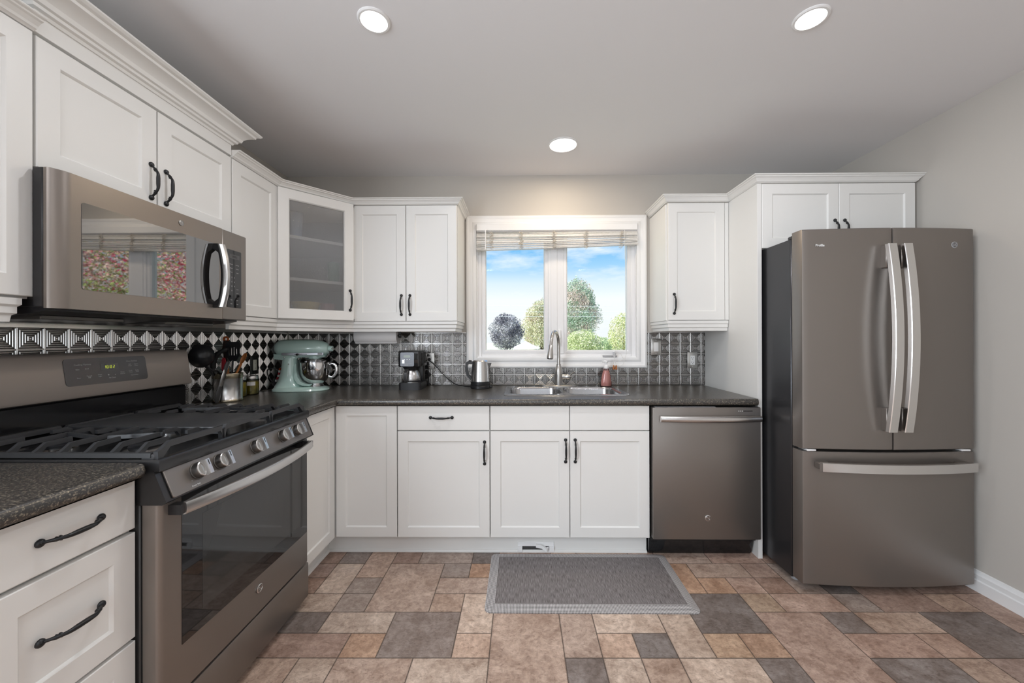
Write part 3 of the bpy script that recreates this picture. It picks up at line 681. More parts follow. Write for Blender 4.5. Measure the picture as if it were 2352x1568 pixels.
mb = MB(); mb.sweep([(.343, -2.064), (.343, -1.766), (.03, -1.766)], rail_prof(1.371), 'cab_white')
mb.build('light_rail', None, (.35, -1.9, 1.305), world=True, label='stepped white light rail moulding beneath the far left upper cabinet', cat='moulding', ang=20)
mb = MB(); mb.sweep([(2.678, -.005), (2.678, -.333), (3.076, -.333)], rail_prof(1.371), 'cab_white')
mb.build('light_rail', None, (2.9, -.33, 1.305), world=True, label='stepped white light rail moulding beneath the upper cabinet right of the window', cat='moulding', ang=20)

# ------------------------------------------------------------------ pressed tin backsplash
TP = .0762
def tin_tile(mb, cx, cz):
    a = TP/2; p = a/5.2; L = []
    def rc(i, h): return [mb.bm.verts.new((cx+sx*(a-i), -.0018-h, cz+sz*(a-i))) for sx, sz in ((-1, -1), (1, -1), (1, 1), (-1, 1))]
    prev = rc(0, 0); 
    for k in range(5):
        for f0, h, mt in ((.14, .0012, 'tin'), (.30, .0022, 'tin'), (.44, .0012, 'tin'), (.56, 0, 'tin'), (1.0, 0, 'tin_dark')):
            if k == 4 and f0 == 1.0: continue
            cur = rc((k+f0)*p, h)
            for q in range(4):
                f = mb.face([prev[q], prev[(q+1) % 4], cur[(q+1) % 4], cur[q]], mt); f.smooth = False
            prev = cur
    f = mb.face(prev, 'tin_dark'); f.smooth = False
    c = mb.bm.verts.new((cx, -.0042, cz)); 
    L = [mb.bm.verts.new((cx+sx*.0026, -.0018, cz+sz*.0026)) for sx, sz in ((-1, -1), (1, -1), (1, 1), (-1, 1))]
    for q in range(4): mb.face([L[q], L[(q+1) % 4], c], 'tin')
Z0T = .917
mb = MB(); n_ = 40; x0 = 3.0525-TP*40+TP*0
for i in range(n_+1):
    cx = x0+TP*(i+.5)
    if cx < -.02 or cx > 3.10: continue
    for j in range(5):
        cz = Z0T+TP*(j+.5)
        if j >= 2 and 1.40 < cx < 2.59: continue
        tin_tile(mb, cx, cz)
for v in mb.bm.verts: v.co.x = min(max(v.co.x, .006), 3.0785)
mb.box(.002, 1.34, -.0016, 0, .9145, 1.303, 'tin_dark'); mb.box(2.646, 3.079, -.0016, 0, .9145, 1.303, 'tin_dark'); mb.box(1.34, 2.646, -.0016, 0, .9145, 1.05, 'tin_dark')
mb.box(.002, 1.333, -.003, 0, Z0T+5*TP+.001, 1.303, 'tin'); mb.box(2.653, 3.079, -.003, 0, Z0T+5*TP+.001, 1.303, 'tin')
mb.build('backsplash', None, (0, -.0006, 0), label='pressed tin backsplash of concentric squares on the window wall', cat='backsplash', recalc=False)
mb = MB()
for i in range(28):
    cx = -.006-TP*(i+.5)
    for j in range(5):
        if cx < -1.04 and cx > -1.73 and j < 2: continue
        tin_tile(mb, cx, Z0T+TP*(j+.5))
mb.box(-2.14, -.006, -.0016, 0, .9145, 1.303, 'tin_dark'); mb.box(-2.14, -.006, -.003, 0, Z0T+5*TP+.001, 1.322, 'tin')
mb.build('backsplash', None, (0, 0, 0), (0, 0, LEFT), label='pressed tin backsplash of concentric squares on the range wall', cat='backsplash', recalc=False)
mb = MB(); mb.box(0, .010, -.010, 0, .914, 1.304, 'ivory', .003, 1); mb.build('trim_2', kind='structure')

# ------------------------------------------------------------------ switches and sockets
def plate(name, label, cat, loc, rz, w, h, mt, bevel=.003):
    t_ = thing(name, label, cat, loc, rz); mb = MB(); mb.box(-w/2, w/2, -.008, -.002, -h/2, h/2, mt, bevel, 2)
    for s_ in (-1, 1): mb.lathe([(.003, .0), (.003, .0012), (.0005, .0018)], 'steel', 8, (0, -.008, s_*(h/2-.012)), 'y')
    mb.build('cover_plate', t_); return t_
def duplex(t_, holes=True, mt='white_plastic'):
    mb = MB(); mb.box(-.0165, .0165, -.0105, -.0075, -.034, .034, mt, .0015, 1)
    if holes:
        for zz in (-.017, .017):
            mb.box(-.008, -.0055, -.0109, -.010, zz-.002, zz+.008, 'black_matte'); mb.box(.0055, .008, -.0109, -.010, zz-.002, zz+.006, 'black_matte'); mb.lathe([(.0025, .010), (.0025, .0109)], 'black_matte', 8, (0, 0, zz-.008), 'y')
    mb.build('receptacle', t_)
t_ = plate('light_switch', 'white rocker light switch in a polished metal plate just right of the window', 'switch', (2.7205, -.004, 1.194), 0, .075, .120, 'plate_metal')
mb = MB(); mb.box(-.0165, .0165, -.0125, -.0075, -.033, .033, 'white_plastic', .002, 2); mb.build('rocker', t_)
t_ = plate('wall_outlet', 'white outlet in a polished metal plate under the upper cabinet right of the window', 'outlet', (2.9855, -.004, 1.096), 0, .073, .117, 'plate_metal'); duplex(t_)
t_ = plate('wall_outlet', 'outlet in a metal plate behind the coffee maker with black plugs in it', 'outlet', (1.058, -.004, 1.093), 0, .073, .122, 'plate_metal'); duplex(t_)
t_ = plate('wall_outlet', 'cream outlet in a dark plate on the range wall above the pickle jars', 'outlet', (.004, -.370, 1.091), LEFT, .075, .118, 'plate_dark')
mb = MB(); mb.box(-.0165, .0165, -.0115, -.0075, -.034, .034, 'ivory', .002, 2); mb.lathe([(.002, .0115), (.002, .0125)], 'black_matte', 8, (0, 0, .012), 'y'); mb.lathe([(.002, .0115), (.002, .0125)], 'black_matte', 8, (0, 0, -.02), 'y'); mb.build('receptacle', t_)

# ------------------------------------------------------------------ gas range (stands against the left wall, faces +x)
def badge(parent, x, y, z, r, ring='steel_bright', face='plate_dark', ink='steel_bright', rx=0):
    X = Matrix.Translation((x, y, z)) @ Matrix.Rotation(rx, 4, 'X')
    mb = MB(); mb.lathe([(r, 0), (r, .002), (r*.9, .003), (r*.8, .0032), (r*.78, .0022)], ring, 28, (0, 0, 0), 'y', X=X, cap=(True, False))
    mb.lathe([(r*.79, .002), (r*.785, .0022), (.0001, .0022)], face, 28, (0, 0, 0), 'y', X=X, cap=(False, False))
    mb.lathe([(r*.70, .0022), (r*.70, .0027), (r*.64, .0027), (r*.64, .0022)], ink, 28, (0, 0, 0), 'y', X=X, cap=(False, False))
    mb.text('GE', r*.86, ink, X @ Matrix.Translation((0, -.0026, 0)) @ Matrix.Rotation(PI/2, 4, 'X') @ Matrix.Shear('XY', 4, (.12, 0)) if False else X @ Matrix.Translation((0, -.0026, 0)) @ Matrix.Rotation(PI/2, 4, 'X'), bold=True)
    for s_ in range(4):   # little curls round the monogram
        a = PI/4+s_*PI/2; mb.tube([(X @ Vector((r*.52*math.cos(a+q*.28), -.0028, r*.52*math.sin(a+q*.28)))) for q in (-1, -.3, .3, 1)], r*.045, ink, 4)
    return mb.build('badge', parent)
RG = thing('gas_range', 'slate gas range with black grates and five knobs between the left counters', 'stove', (0, -1.384, 0), LEFT)
mb = MB(); mb.box(-.376, .376, -.66, -.03, .03, .884, 'charcoal', .003, 1)
for x in (-.34, .34):
    for y in (-.62, -.08): mb.lathe([(.016, 0), (.016, .03)], 'black_matte', 10, (x, y, 0))
mb.build('body', RG)
mb = MB(); mb.box(-.377, .377, -.716, -.662, .036, .196, 'slate', .006, 2); mb.build('storage_drawer', RG)
od = thing('oven_door', None, None, (0, 0, 0)); od.parent = RG
mb = MB(); q_ = [(-.377, -.668), (-.377, -.702), (-.372, -.711), (-.362, -.7155), (0, -.7185), (.362, -.7155), (.372, -.711), (.377, -.702), (.377, -.668)]
mb.loft([[(x, y, z) for x, y in q_] for z in (.206, .792)], 'slate'); mb.build('door_panel', od)
def arc_panel(mb, x0, x1, z0, z1, off, mt, n=10):
    f_ = lambda x: -.7185+.003*(x/.362)**2-off
    xs = [x0+(x1-x0)*i/n for i in range(n+1)]
    lo = [(x, f_(x), z0) for x in xs]+[(x, f_(x)+.004, z0) for x in reversed(xs)]
    mb.loft([lo, [(x, y, z1) for x, y, z in lo]], mt)
mb = MB(); arc_panel(mb, -.307, .361, .346, .792, .0012, 'black_glass'); mb.build('oven_glass', od)
mb = MB(); arc_panel(mb, -.235, .300, .405, .705, .0016, 'oven_inner'); mb.build('oven_window', od)
mb = MB(); mb.loft([[(x, -.668, .79), (x, -.7165, .79), (x, -.7135, .798), (x, -.690, .812), (x, -.668, .812)] for x in (-.375, .375)], 'black_gloss')
for cx, w in ((-.245, .05), (-.09, .13), (.09, .13), (.245, .05), (-.335, .045), (.335, .045)):
    for k in range(3):
        z = .8005+.004*k; y = -.7095+.0075*k
        mb.box(cx-w/2, cx+w/2, y-.0016, y+.003, z, z+.0016, 'slate_dark')
mb.build('vent_cap', od)
pts = []
for i in range(17):
    t_ = i/16; x = -.337+.674*t_; pts.append((x, -.750-.038*(1-(2*t_-1)**2), .766))
mb = MB(); loops = []
for i, p in enumerate(pts):
    lp = []
    for j in range(12):
        a = 2*PI*j/12; lp.append((p[0], p[1]+.0085*math.copysign(abs(math.cos(a))**.7, math.cos(a)), p[2]+.0185*math.copysign(abs(math.sin(a))**.7, math.sin(a))))
    loops.append(lp)
mb.loft(loops, 'steel'); hd = mb.build('handle', od)
for s_ in (-1, 1):
    mb = MB(); mb.loft([[(s_*.337+dx, y, .766+dz) for dx, dz in ((-.013, -.014), (.013, -.014), (.013, .014), (-.013, .014))] for y in (-.714, -.752)], 'black_satin'); mb.build('handle_mount', hd)
badge(od, .027, -.7195, .297, .0165, face='plate_dark')
# control fascia with knobs
fa = thing('control_fascia', None, None, (0, 0, 0)); fa.parent = RG
mb = MB(); pr = [(-.655, .889), (-.705, .889), (-.742, .800), (-.730, .792), (-.655, .792)]
mb.loft([[(x, y, z) for y, z in (pr if abs(x) < .37 else [(y_*.996, z_) for y_, z_ in pr])] for x in (-.380, -.37, .37, .380)], 'black_enamel'); mb.build('fascia', fa)
ang = math.atan2(.037, .089)        # lean of the sloping face
def fascia_X(x, s_, off=0.0):       # s_: distance down the slope from the top edge
    p = Vector((x, -.705, .889))+Vector((0, -.037, -.089)).normalized()*s_+Vector((0, -.089, .037)).normalized()*off
    return Matrix.Translation(p) @ Matrix.Rotation(-ang, 4, 'X')
mb = MB(); X = fascia_X(0, .049)
P_ = rrect(0, 0, .722, .086, .006, 3)
mb.loft([[X @ Vector((x*k, y, z*k2)) for x, z in P_] for y, k, k2 in ((.001, 1, 1), (-.002, 1, 1), (-.0035, .996, .97))], 'slate', ang if False else (True, True))
for kx in (-.262, -.173, -.006, .160, .258): mb.text('Lo', .0042, 'dim_ink', X @ Matrix.Translation((kx-.028, -.0038, -.018)) @ Matrix.Rotation(PI/2, 4, 'X'))
mb.text('Power Boil', .0065, 'silver_ink', X @ Matrix.Translation((-.283, -.0038, -.034)) @ Matrix.Rotation(PI/2, 4, 'X'))
mb.build('fascia_plate', fa)
proto = None
for kx in (-.262, -.173, -.003, .160, .258):
    X = fascia_X(kx, .045, .0035)
    if proto is None:
        mb = MB(); mb.lathe([(.0265, 0), (.0265, .003), (.0245, .004), (.0235, .022), (.0225, .0235)], 'plate_dark', 28, (0, 0, 0), 'y'); mb.lathe([(.0235, .0215), (.0245, .022), (.0245, .0245), (.0225, .026), (.0205, .0255), (.0205, .0235)], 'steel_bright', 28, (0, 0, 0), 'y', cap=(False, False)); mb.lathe([(.021, .022), (.0205, .0242), (.001, .0245)], 'plate_metal', 28, (0, 0, 0), 'y')
        k1 = mb.build('knob', fa)
        mb = MB(); g_ = [(-.0075, -.023), (.0075, -.023), (.0075, .023), (-.0075, .023)]
        mb.loft([[(x*k, y, z) for x, z in g_] for y, k in ((-.022, 1.1), (-.040, .92), (-.044, .8))], 'steel'); mb.box(-.0009, .0009, -.0447, -.043, .004, .021, 'black_matte')
        k2 = mb.build('knob_grip', k1); proto = (k1.data, k2.data)
    else:
        k1 = inst(proto[0], 'knob', fa, (0, 0, 0)); k2 = inst(proto[1], 'knob_grip', k1, (0, 0, 0))
    k1.matrix_local = X
# cooktop tray
mb = MB()
mb.loft([[(sx*(.3785-i), (-.718+i if sy < 0 else -.095-i), z) for sx, sy in ((-1, -1), (1, -1), (1, 1), (-1, 1))] for i, z in ((.004, .882), (0, .886), (0, .912), (.003, .918), (.02, .919), (.03, .906), (.034, .905))], 'black_enamel')
mb.build('cooktop', RG)
# burners
proto = None
for bx, by, k in ((-.245, -.55, 1.15), (-.245, -.27, .9), (.245, -.55, 1), (.245, -.27, .85), (0, -.41, 1)):
    if proto is None:
        mb = MB(); mb.lathe([(.048, 0), (.048, .008), (.04, .012), (.037, .013)], 'steel', 24); mb.lathe([(.035, .012), (.037, .015), (.037, .021), (.033, .024), (.001, .0245)], 'black_satin', 24)
        o = mb.build('burner', RG, (bx, by, .905)); proto = o.data
    else: o = inst(proto, 'burner', RG, (bx, by, .905))
    o.scale = (k, k, 1)
def bar(mb, pts, w, h, mt='cast_iron', ax='x'):
    # bar of rectangular section along pts (in the x-z or y-z plane)
    loops = []
    for p in pts:
        x, y, z = p[:3]; ww = p[3] if len(p) > 3 else w; hh = p[4] if len(p) > 4 else h
        if ax == 'x': loops.append([(x, y-ww/2, z-hh/2), (x, y+ww/2, z-hh/2), (x, y+ww*.4, z+hh/2), (x, y-ww*.4, z+hh/2)])
        else: loops.append([(x-ww/2, y, z-hh/2), (x+ww/2, y, z-hh/2), (x+ww*.4, y, z+hh/2), (x-ww*.4, y, z+hh/2)])
    mb.loft(loops, mt)
def grate(x0, x1, outer):
    # outer = -1: fingers drop on the x0 side; +1: on the x1 side
    mb = MB(); ZT = .951; y0, y1 = -.695, -.135
    lo = x0 if outer < 0 else x1; hi = x1 if outer < 0 else x0; d = 1 if outer < 0 else -1
    bar(mb, [(lo+d*.008, y0+.01, .9285), (lo+d*.008, y1-.01, .9285)], .016, .013, ax='y')               # low outer rail
    for y in (y0, y1):                                                                                 # front and back rails with feet
        bar(mb, [(lo+d*.006, y, .927, .016, .022), (lo+d*.02, y, .93, .016, .026), (lo+d*.045, y, ZT, .014, .016), (hi-d*.012, y, ZT, .014, .016), (hi-d*.006, y, ZT-.004, .014, .024), (hi-d*.003, y, .93, .014, .05)], .014, .016)
    n = 7
    for i in range(n):
        y = y0+.055+(y1-y0-.11)*i/(n-1); full = i in (1, 3, 5)
        xe = hi-d*.01 if i == 3 else (x0+x1)/2-d*.02 if not full else (x0+x1)/2+d*.035
        bar(mb, [(lo+d*.003, y, .927, .013, .012), (lo+d*.016, y, .932, .013, .018), (lo+d*.036, y, ZT-.001, .012, .014), (xe, y, ZT, .010, .013)], .012, .013)
        if not full or i != 3:
            bar(mb, [(hi-d*.006, y+.012, ZT-.014, .012, .026), (hi-d*.02, y+.012, ZT, .012, .014), ((x0+x1)/2+d*.06, y+.012, ZT, .010, .012)], .012, .013)
    bar(mb, [((x0+x1)/2+d*.036, y0+.12, ZT), ((x0+x1)/2-d*.0, (y0+y1)/2-.02, ZT-.002)], .010, .012, ax='y'); bar(mb, [((x0+x1)/2, (y0+y1)/2+.02, ZT-.002), ((x0+x1)/2+d*.036, y1-.12, ZT)], .010, .012, ax='y')
    for y in (y0+.02, y1-.02): mb.box(lo+d*.002, lo+d*.018, y-.02, y+.02, .906, .932, 'cast_iron', .004, 1)
    return mb.build('grate', RG)
grate(-.372, -.128, -1); grate(.128, .372, 1)
mb = MB(); mb.box(-.124, .124, -.665, -.150, .942, .954, 'cast_iron', .004, 2); mb.build('griddle_plate', RG)
mb = MB(); bar(mb, [(-.122, -.695, .925, .014, .036), (-.112, -.695, .952, .014, .016), (.112, -.695, .952, .014, .016), (.122, -.695, .925, .014, .036)], .014, .016)
for x in (-.118, .118): bar(mb, [(x, -.69, .938), (x, -.14, .938)], .012, .018, ax='y')
bar(mb, [(-.122, -.137, .925, .014, .036), (-.112, -.137, .950, .014, .014), (.112, -.137, .950, .014, .014), (.122, -.137, .925, .014, .036)], .014, .016); mb.build('griddle_frame', RG)
# backguard
bg_ = thing('backguard', None, None, (0, 0, 0)); bg_.parent = RG
mb = MB(); mb.box(-.3765, .3765, -.128, -.03, .884, 1.040, 'black_gloss', .004, 1); mb.loft([[(x, -.128, .903), (x, -.150, .903), (x, -.145, .911), (x, -.128, .914)] for x in (-.376, .376)], 'black_gloss'); mb.build('rear_panel', bg_)
mb = MB(); pr = [(-.045, 1.048), (-.140, 1.044), (-.151, 1.048), (-.153, 1.056), (-.131, 1.196), (-.126, 1.204), (-.118, 1.207), (-.045, 1.207)]
mb.loft([[(x, y, z) for y, z in pr] for x in (-.3775, .3775)], 'slate_console'); mb.box(-.37, .37, -.120, -.04, 1.036, 1.047, 'black_matte'); mb.build('console', bg_)
sl = math.atan2(.022, .140)
def con_X(x, z): return Matrix.Translation((x, -.153+.022*(z-1.056)/.140-.0006, z)) @ Matrix.Rotation(-sl, 4, 'X')
CX_ = .022
mb = MB(); X = con_X(CX_, 1.139)
mb.loft([[X @ Vector((x, y, z)) for x, z in rrect(0, 0, .292, .098, .012, 4)] for y in (.002, -.0012)], 'panel_grey'); XT = X @ Matrix.Translation((0, -.0016, 0)); RT = Matrix.Rotation(PI/2, 4, 'X')
def tx(b, x, z, s_, ink='dim_ink'): mb.text(b, s_, ink, XT @ Matrix.Translation((x, 0, z)) @ RT, .0002)
tx('Cooking Options', -.088, .026, .0078); tx('Oven Settings', .088, .030, .0078)
for b, x, z in (('Bake', -.106, .009), ('Broil', -.076, .010), ('Start', -.106, -.022), ('Cancel\nOff', -.072, -.020), ('Oven\nLight', -.036, -.018), ('Timer\nOn/Off', .046, -.015), ('Self\nClean', .078, .014), ('Steam\nClean', .104, .014), ('Cook\nTime', .078, -.012), ('Delay\nTime', .104, -.012), ('Convection', .092, -.027), ('Set Clock', .006, -.030)): tx(b, x, z, .0062)
tx('+', -.006, -.019, .013, 'silver_ink'); tx('-', .018, -.018, .013, 'silver_ink'); mb.build('display_panel', bg_)
mb = MB(); Xc = X @ Matrix.Translation((.003, -.0014, .0125))
mb.loft([[Xc @ Vector((x, y, z)) for x, z in rrect(0, 0, .066, .026, .001, 1)] for y in (.0005, -.0004)], 'black_glass')
SEG = {'0': 'abcdef', '1': 'bc', '2': 'abged'}
def digit(ch, cx, s_=.0085):
    h = s_; w = s_*.55; t = .0007
    for g in SEG[ch]:
        x0, x1, z0, z1 = {'a': (-w/2, w/2, h-t, h+t), 'd': (-w/2, w/2, -h-t, -h+t), 'g': (-w/2, w/2, -t, t), 'b': (w/2-t, w/2+t, 0, h), 'c': (w/2-t, w/2+t, -h, 0), 'e': (-w/2-t, -w/2+t, -h, 0), 'f': (-w/2-t, -w/2+t, 0, h)}[g]
        k = .62
        mb.box(cx+x0, cx+x1, -.0009, -.0004, z0*k, z1*k, 'lcd_green', X=Xc)
for ch, cx in (('1', -.018), ('0', -.009), ('0', .003), ('2', .014)): digit(ch, cx)
for z in (-.0025, .0025): mb.box(-.0034, -.0022, -.0009, -.0004, z-.0006, z+.0006, 'lcd_green', X=Xc)
mb.build('clock_display', bg_)

# ------------------------------------------------------------------ microwave over the range
MW = thing('microwave', 'slate over-the-range microwave with a dark mirror-like window and bowed handle', 'microwave', (0, -1.3785, 1.336), LEFT)
Z_ = 1.336
mb = MB(); mb.box(-.366, .3765, -.378, -.006, .012, .4095, 'black_satin', .003, 1); mb.box(-.3765, -.36, -.378, -.348, .012, .4095, 'black_satin', .003, 1); mb.loft([[(x, y, z) for y, z in ((-.37, .013), (-.37, .004), (-.33, -.004), (-.06, -.022), (-.06, .013))] for x in (-.364, .374)], 'black_satin')
for x in (-.2, .2): mb.box(x-.12, x+.12, -.30, -.12, -.019, -.006, 'slate_dark', .002, 1)
mb.build('body', MW)
md = thing('microwave_door', None, None, (0, 0, 0)); md.parent = MW
mb = MB(); q_ = [(-.3775, -.382), (-.3785, -.392), (-.374, -.399), (-.352, -.4105), (-.335, -.4125), (.2285, -.4145), (.2285, -.382)]
mb.loft([[(x, y, z) for x, y in q_] for z in (.0095, .4075)], 'slate_warm'); mb.build('door_frame', md)
mb = MB(); w0, w1 = -.3105, .2105
mb.loft([[(x, y+.0021*(x-w0)/(w1-w0)*-1, z) for x, z in rrect((w0+w1)/2, .201, w1-w0, .262, .008, 4)] for y in (-.408, -.4138)], 'mirror_glass'); mb.build('door_window', md)
mb = MB(); loops = []
for i in range(15):
    t_ = i/14; z = .058+.270*t_; y = -.445-.022*(1-(2*t_-1)**2)
    loops.append([(.189+dx, y+dy, z) for dx, dy in ((-.011, .012), (-.013, .002), (-.008, -.008), (0, -.011), (.008, -.008), (.013, .002), (.011, .012))])
mb.loft(loops, 'steel_bright'); hh = mb.build('handle', md)
mb = MB(); loops = []
for i in range(15):
    t_ = i/14; z = .056+.274*t_; b_ = .022*(1-(2*t_-1)**2)
    loops.append([(.189+dx, y, z) for dx, y in ((-.0135, -.436-b_), (-.0135, -.418 if .12 < t_ < .88 else -.4135), (.008, -.418 if .12 < t_ < .88 else -.4135), (.008, -.436-b_))] if not .14 < t_ < .86 else [(.189+dx, y, z) for dx, y in ((-.0135, -.436-b_), (-.0135, -.428-b_), (.008, -.428-b_), (.008, -.436-b_))])
mb.loft(loops, 'black_gloss'); mb.build('handle_back', hh)
badge(md, .0255, -.4142, .371, .0105, ring='plate_metal', face='grey_plastic', ink='plate_metal')
mb = MB(); mb.box(.2305, .3775, -.4135, -.382, .0095, .4075, 'slate', .003, 1); mb.build('control_column', MW)
mb = MB(); mb.loft([[(x, y, z) for x, z in rrect(.300, .196, .085, .262, .004, 3)] for y in (-.412, -.4148)], 'black_glass'); rnd = random.Random(4); RT = Matrix.Rotation(PI/2, 4, 'X')
def kt(b, x, z, s_=.0055): mb.text(b, s_, 'dim_ink', Matrix.Translation((x, -.0152+(-.4)+.0002, z)) @ RT, .0002)
mb.loft([[(x, y, z) for x, z in rrect(.300, .298, .062, .020, .002, 2)] for y in (-.4144, -.4152)], 'lcd_grey' if False else 'panel_grey')
kt('10:02', .300, .298, .013)
for b, x, z in (('Popcorn', .281, .262), ('Beverage', .318, .262), ('Reheat', .281, .244), ('Defrost', .318, .244), ('Power', .281, .226), ('Cook', .318, .226), ('Clock', .318, .150), ('Timer', .318, .132), ('Start', .318, .100), ('Stop', .281, .100), ('Vent', .281, .082), ('Light', .318, .082)): kt(b, x, z)
for i, b in enumerate('123456789'): kt(b, .268+.016*(i % 3), .202-.02*(i//3), .009)
kt('0', .284, .142, .009); mb.build('keypad', MW)

# ------------------------------------------------------------------ dishwasher
DW = thing('dishwasher', 'slate dishwasher with a bowed steel bar handle, right of the sink cabinet', 'dishwasher', (2.776, 0, 0), 0)
mb = MB(); mb.box(-.298, .298, -.61, -.03, .095, .868, 'black_matte'); mb.build('tub', DW)
mb = MB(); mb.box(-.3025, .3025, -.657, -.612, .122, .867, 'slate', .005, 2)
mb.box(-.29, .05, -.654, -.63, .867, .8695, 'grey_plastic'); mb.box(.05, .29, -.654, -.63, .867, .8695, 'black_gloss'); mb.build('door', DW)
mb = MB(); loops = []
for i in range(17):
    t_ = i/16; x = -.268+.556*t_; y = -.682-.022*(1-(2*t_-1)**2)
    loops.append([(x, y+.012*math.cos(2*PI*j/12), .807+.0175*math.sin(2*PI*j/12)) for j in range(12)])
mb.loft(loops, 'steel'); hd = mb.build('handle', DW)
for x in (-.258, .278):
    mb = MB(); mb.box(x-.009, x+.009, -.684, -.655, .796, .818, 'slate', .003, 1); mb.build('handle_mount', hd)
mb = MB(); mb.box(.205, .255, -.6582, -.656, .8445, .8475, 'black_gloss')
for k in range(3): mb.lathe([(.0022, .6565), (.0022, .6582), (.0005, .6584)], 'white_plastic', 10, (.179+.0095*k, 0, .846), 'y')
mb.build('status_lights', DW); badge(DW, .004, -.657, .245, .0165)
mb = MB(); mb.loft([[(-.305, y, z) for y, z in ((-.53, 0), (-.565, 0), (-.582, .02), (-.602, .118), (-.53, .118))], [(-.295, y, z) for y, z in ((-.53, 0), (-.572, 0), (-.588, .02), (-.610, .118), (-.53, .118))], [(.288, y, z) for y, z in ((-.53, 0), (-.572, 0), (-.588, .02), (-.610, .118), (-.53, .118))]], 'black_gloss'); mb.build('toe_panel', DW)

# ------------------------------------------------------------------ refrigerator
FR = thing('refrigerator', 'slate french-door refrigerator with bottom freezer drawer and bright steel handles', 'refrigerator', (3.5345, 0, 0), 0)
mb = MB(); mb.box(-.4155, .4155, -.838, -.06, .028, 1.764, 'fridge_side', .004, 1)
for x in (-.37, .37): mb.lathe([(.02, 0), (.02, .03)], 'grey_plastic', 10, (x, -.80, 0)); mb.lathe([(.02, 0), (.02, .03)], 'grey_plastic', 10, (x, -.12, 0))
mb.build('cabinet_body', FR)
def fr_front(x0, x1, z0, z1, name):
    n = 12; xs = [x0+(x1-x0)*i/n for i in range(n+1)]
    fy = lambda x: -.946+.026*(x/.418)**2
    pf = [(x0, -.852), (x0, fy(x0)+.006), (x0+.002, fy(x0)+.001)]+[(x, fy(x)) for x in xs[0:1] for x in [x0+.006]]+[(x, fy(x)) for x in xs[1:-1]]+[(x1-.006, fy(x1-.006)), (x1-.002, fy(x1)+.001), (x1, fy(x1)+.006), (x1, -.852)]
    mb = MB(); mb.loft([[(x, y+(dy if y < -.86 else 0), z) for x, y in pf] for z, dy in ((z0, .004), (z0+.004, 0), (z1-.004, 0), (z1, .004))], 'slate')
    return mb.build(name, FR, ang=30)
DL = fr_front(-.418, -.0025, .710, 1.790, 'left_door'); DR = fr_front(.0025, .418, .710, 1.790, 'right_door'); FZ = fr_front(-.418, .418, .044, .698, 'freezer_drawer')
mb = MB(); mb.box(-.41, .41, -.855, -.835, .05, 1.78, 'black_matte'); mb.build('door_gasket', FR)
for x in (-.375, .375):
    mb = MB(); mb.box(x-.03, x+.03, -.90, -.80, 1.765, 1.783, 'fridge_side', .004, 1); mb.build('hinge_cover', FR)
    mb = MB(); mb.box(x-.022, x+.022, -.925, -.86, .6995, .7085, 'white_plastic', .002, 1); mb.build('hinge_bracket', FR)
for dr, cx in ((DL, -.037), (DR, .037)):
    mb = MB(); loops = []
    for i in range(17):
        t_ = i/16; z = .806+.898*t_; y = -.978-.034*(1-(2*t_-1)**2)
        loops.append([(cx+dx, y+dy, z) for dx, dy in ((-.0205, .010), (-.0205, -.007), (-.018, -.0095), (.018, -.0095), (.0205, -.007), (.0205, .010))])
    mb.loft(loops, 'steel_bright'); h = mb.build('handle', dr)
    for z in (.862, 1.648):
        mb = MB(); mb.box(cx-.018, cx+.018, -.972, -.938, z-.056, z+.056, 'slate', .003, 1); mb.build('handle_mount', h)
mb = MB(); loops = []
for i in range(17):
    t_ = i/16; x = -.366+.732*t_; y = -.972-.036*(1-(2*t_-1)**2)
    loops.append([(x, y+dy, .637+dz) for dy, dz in ((.010, -.0215), (-.007, -.0215), (-.0095, -.019), (-.0095, .019), (-.007, .0215), (.010, .0215))])
mb.loft(loops, 'steel_bright'); h = mb.build('handle', FZ)
for x in (-.335, .335):
    mb = MB(); mb.box(x-.03, x+.03, -.97, -.926, .622, .652, 'slate', .003, 1); mb.build('handle_mount', h)
mb = MB(); mb.text('Profile', .0165, 'silver_ink', face_front(-.338, -.9317, 1.709), .0006, bold=True); mb.build('lettering', DL)
badge(DR, .311, -.9315, 1.708, .0155, ring='grey_plastic', face='slate_dark', ink='grey_plastic')

# ------------------------------------------------------------------ sink, faucet, soap
SK_ = thing('kitchen_sink', 'double-bowl stainless drop-in sink in the countertop under the window', 'sink', (2.008, -.295, .914), 0)
mb = MB(); ox, oy, oz = 2.008, -.295, .914
outer = rrect(0, 0, .768, .455, .03, 5); bl_ = [(-.1805, -.018, .342, .342), (.1805, -.018, .342, .342)]
def loopverts(pts, z): return [mb.bm.verts.new((x, y, z)) for x, y in pts]
top = loopverts(rrect(0, 0, .762, .449, .028, 5), .0045); base = loopverts(outer, .0008)
for i in range(len(top)): mb.face([base[i], base[(i+1) % len(top)], top[(i+1) % len(top)], top[i]], 'sink_steel')
holes = [loopverts(rrect(*b, .075, 7), .0035) for b in bl_]
es = []
for L in [top]+holes:
    for i in range(len(L)):
        e_ = mb.bm.edges.get((L[i], L[(i+1) % len(L)])) or mb.bm.edges.new((L[i], L[(i+1) % len(L)])); es.append(e_)
r = bmesh.ops.triangle_fill(mb.bm, use_beauty=True, use_dissolve=False, edges=es)
for f in r['geom']:
    if isinstance(f, bmesh.types.BMFace): f.material_index = mb.mi('sink_steel'); f.smooth = True
mb.build('rim', SK_)
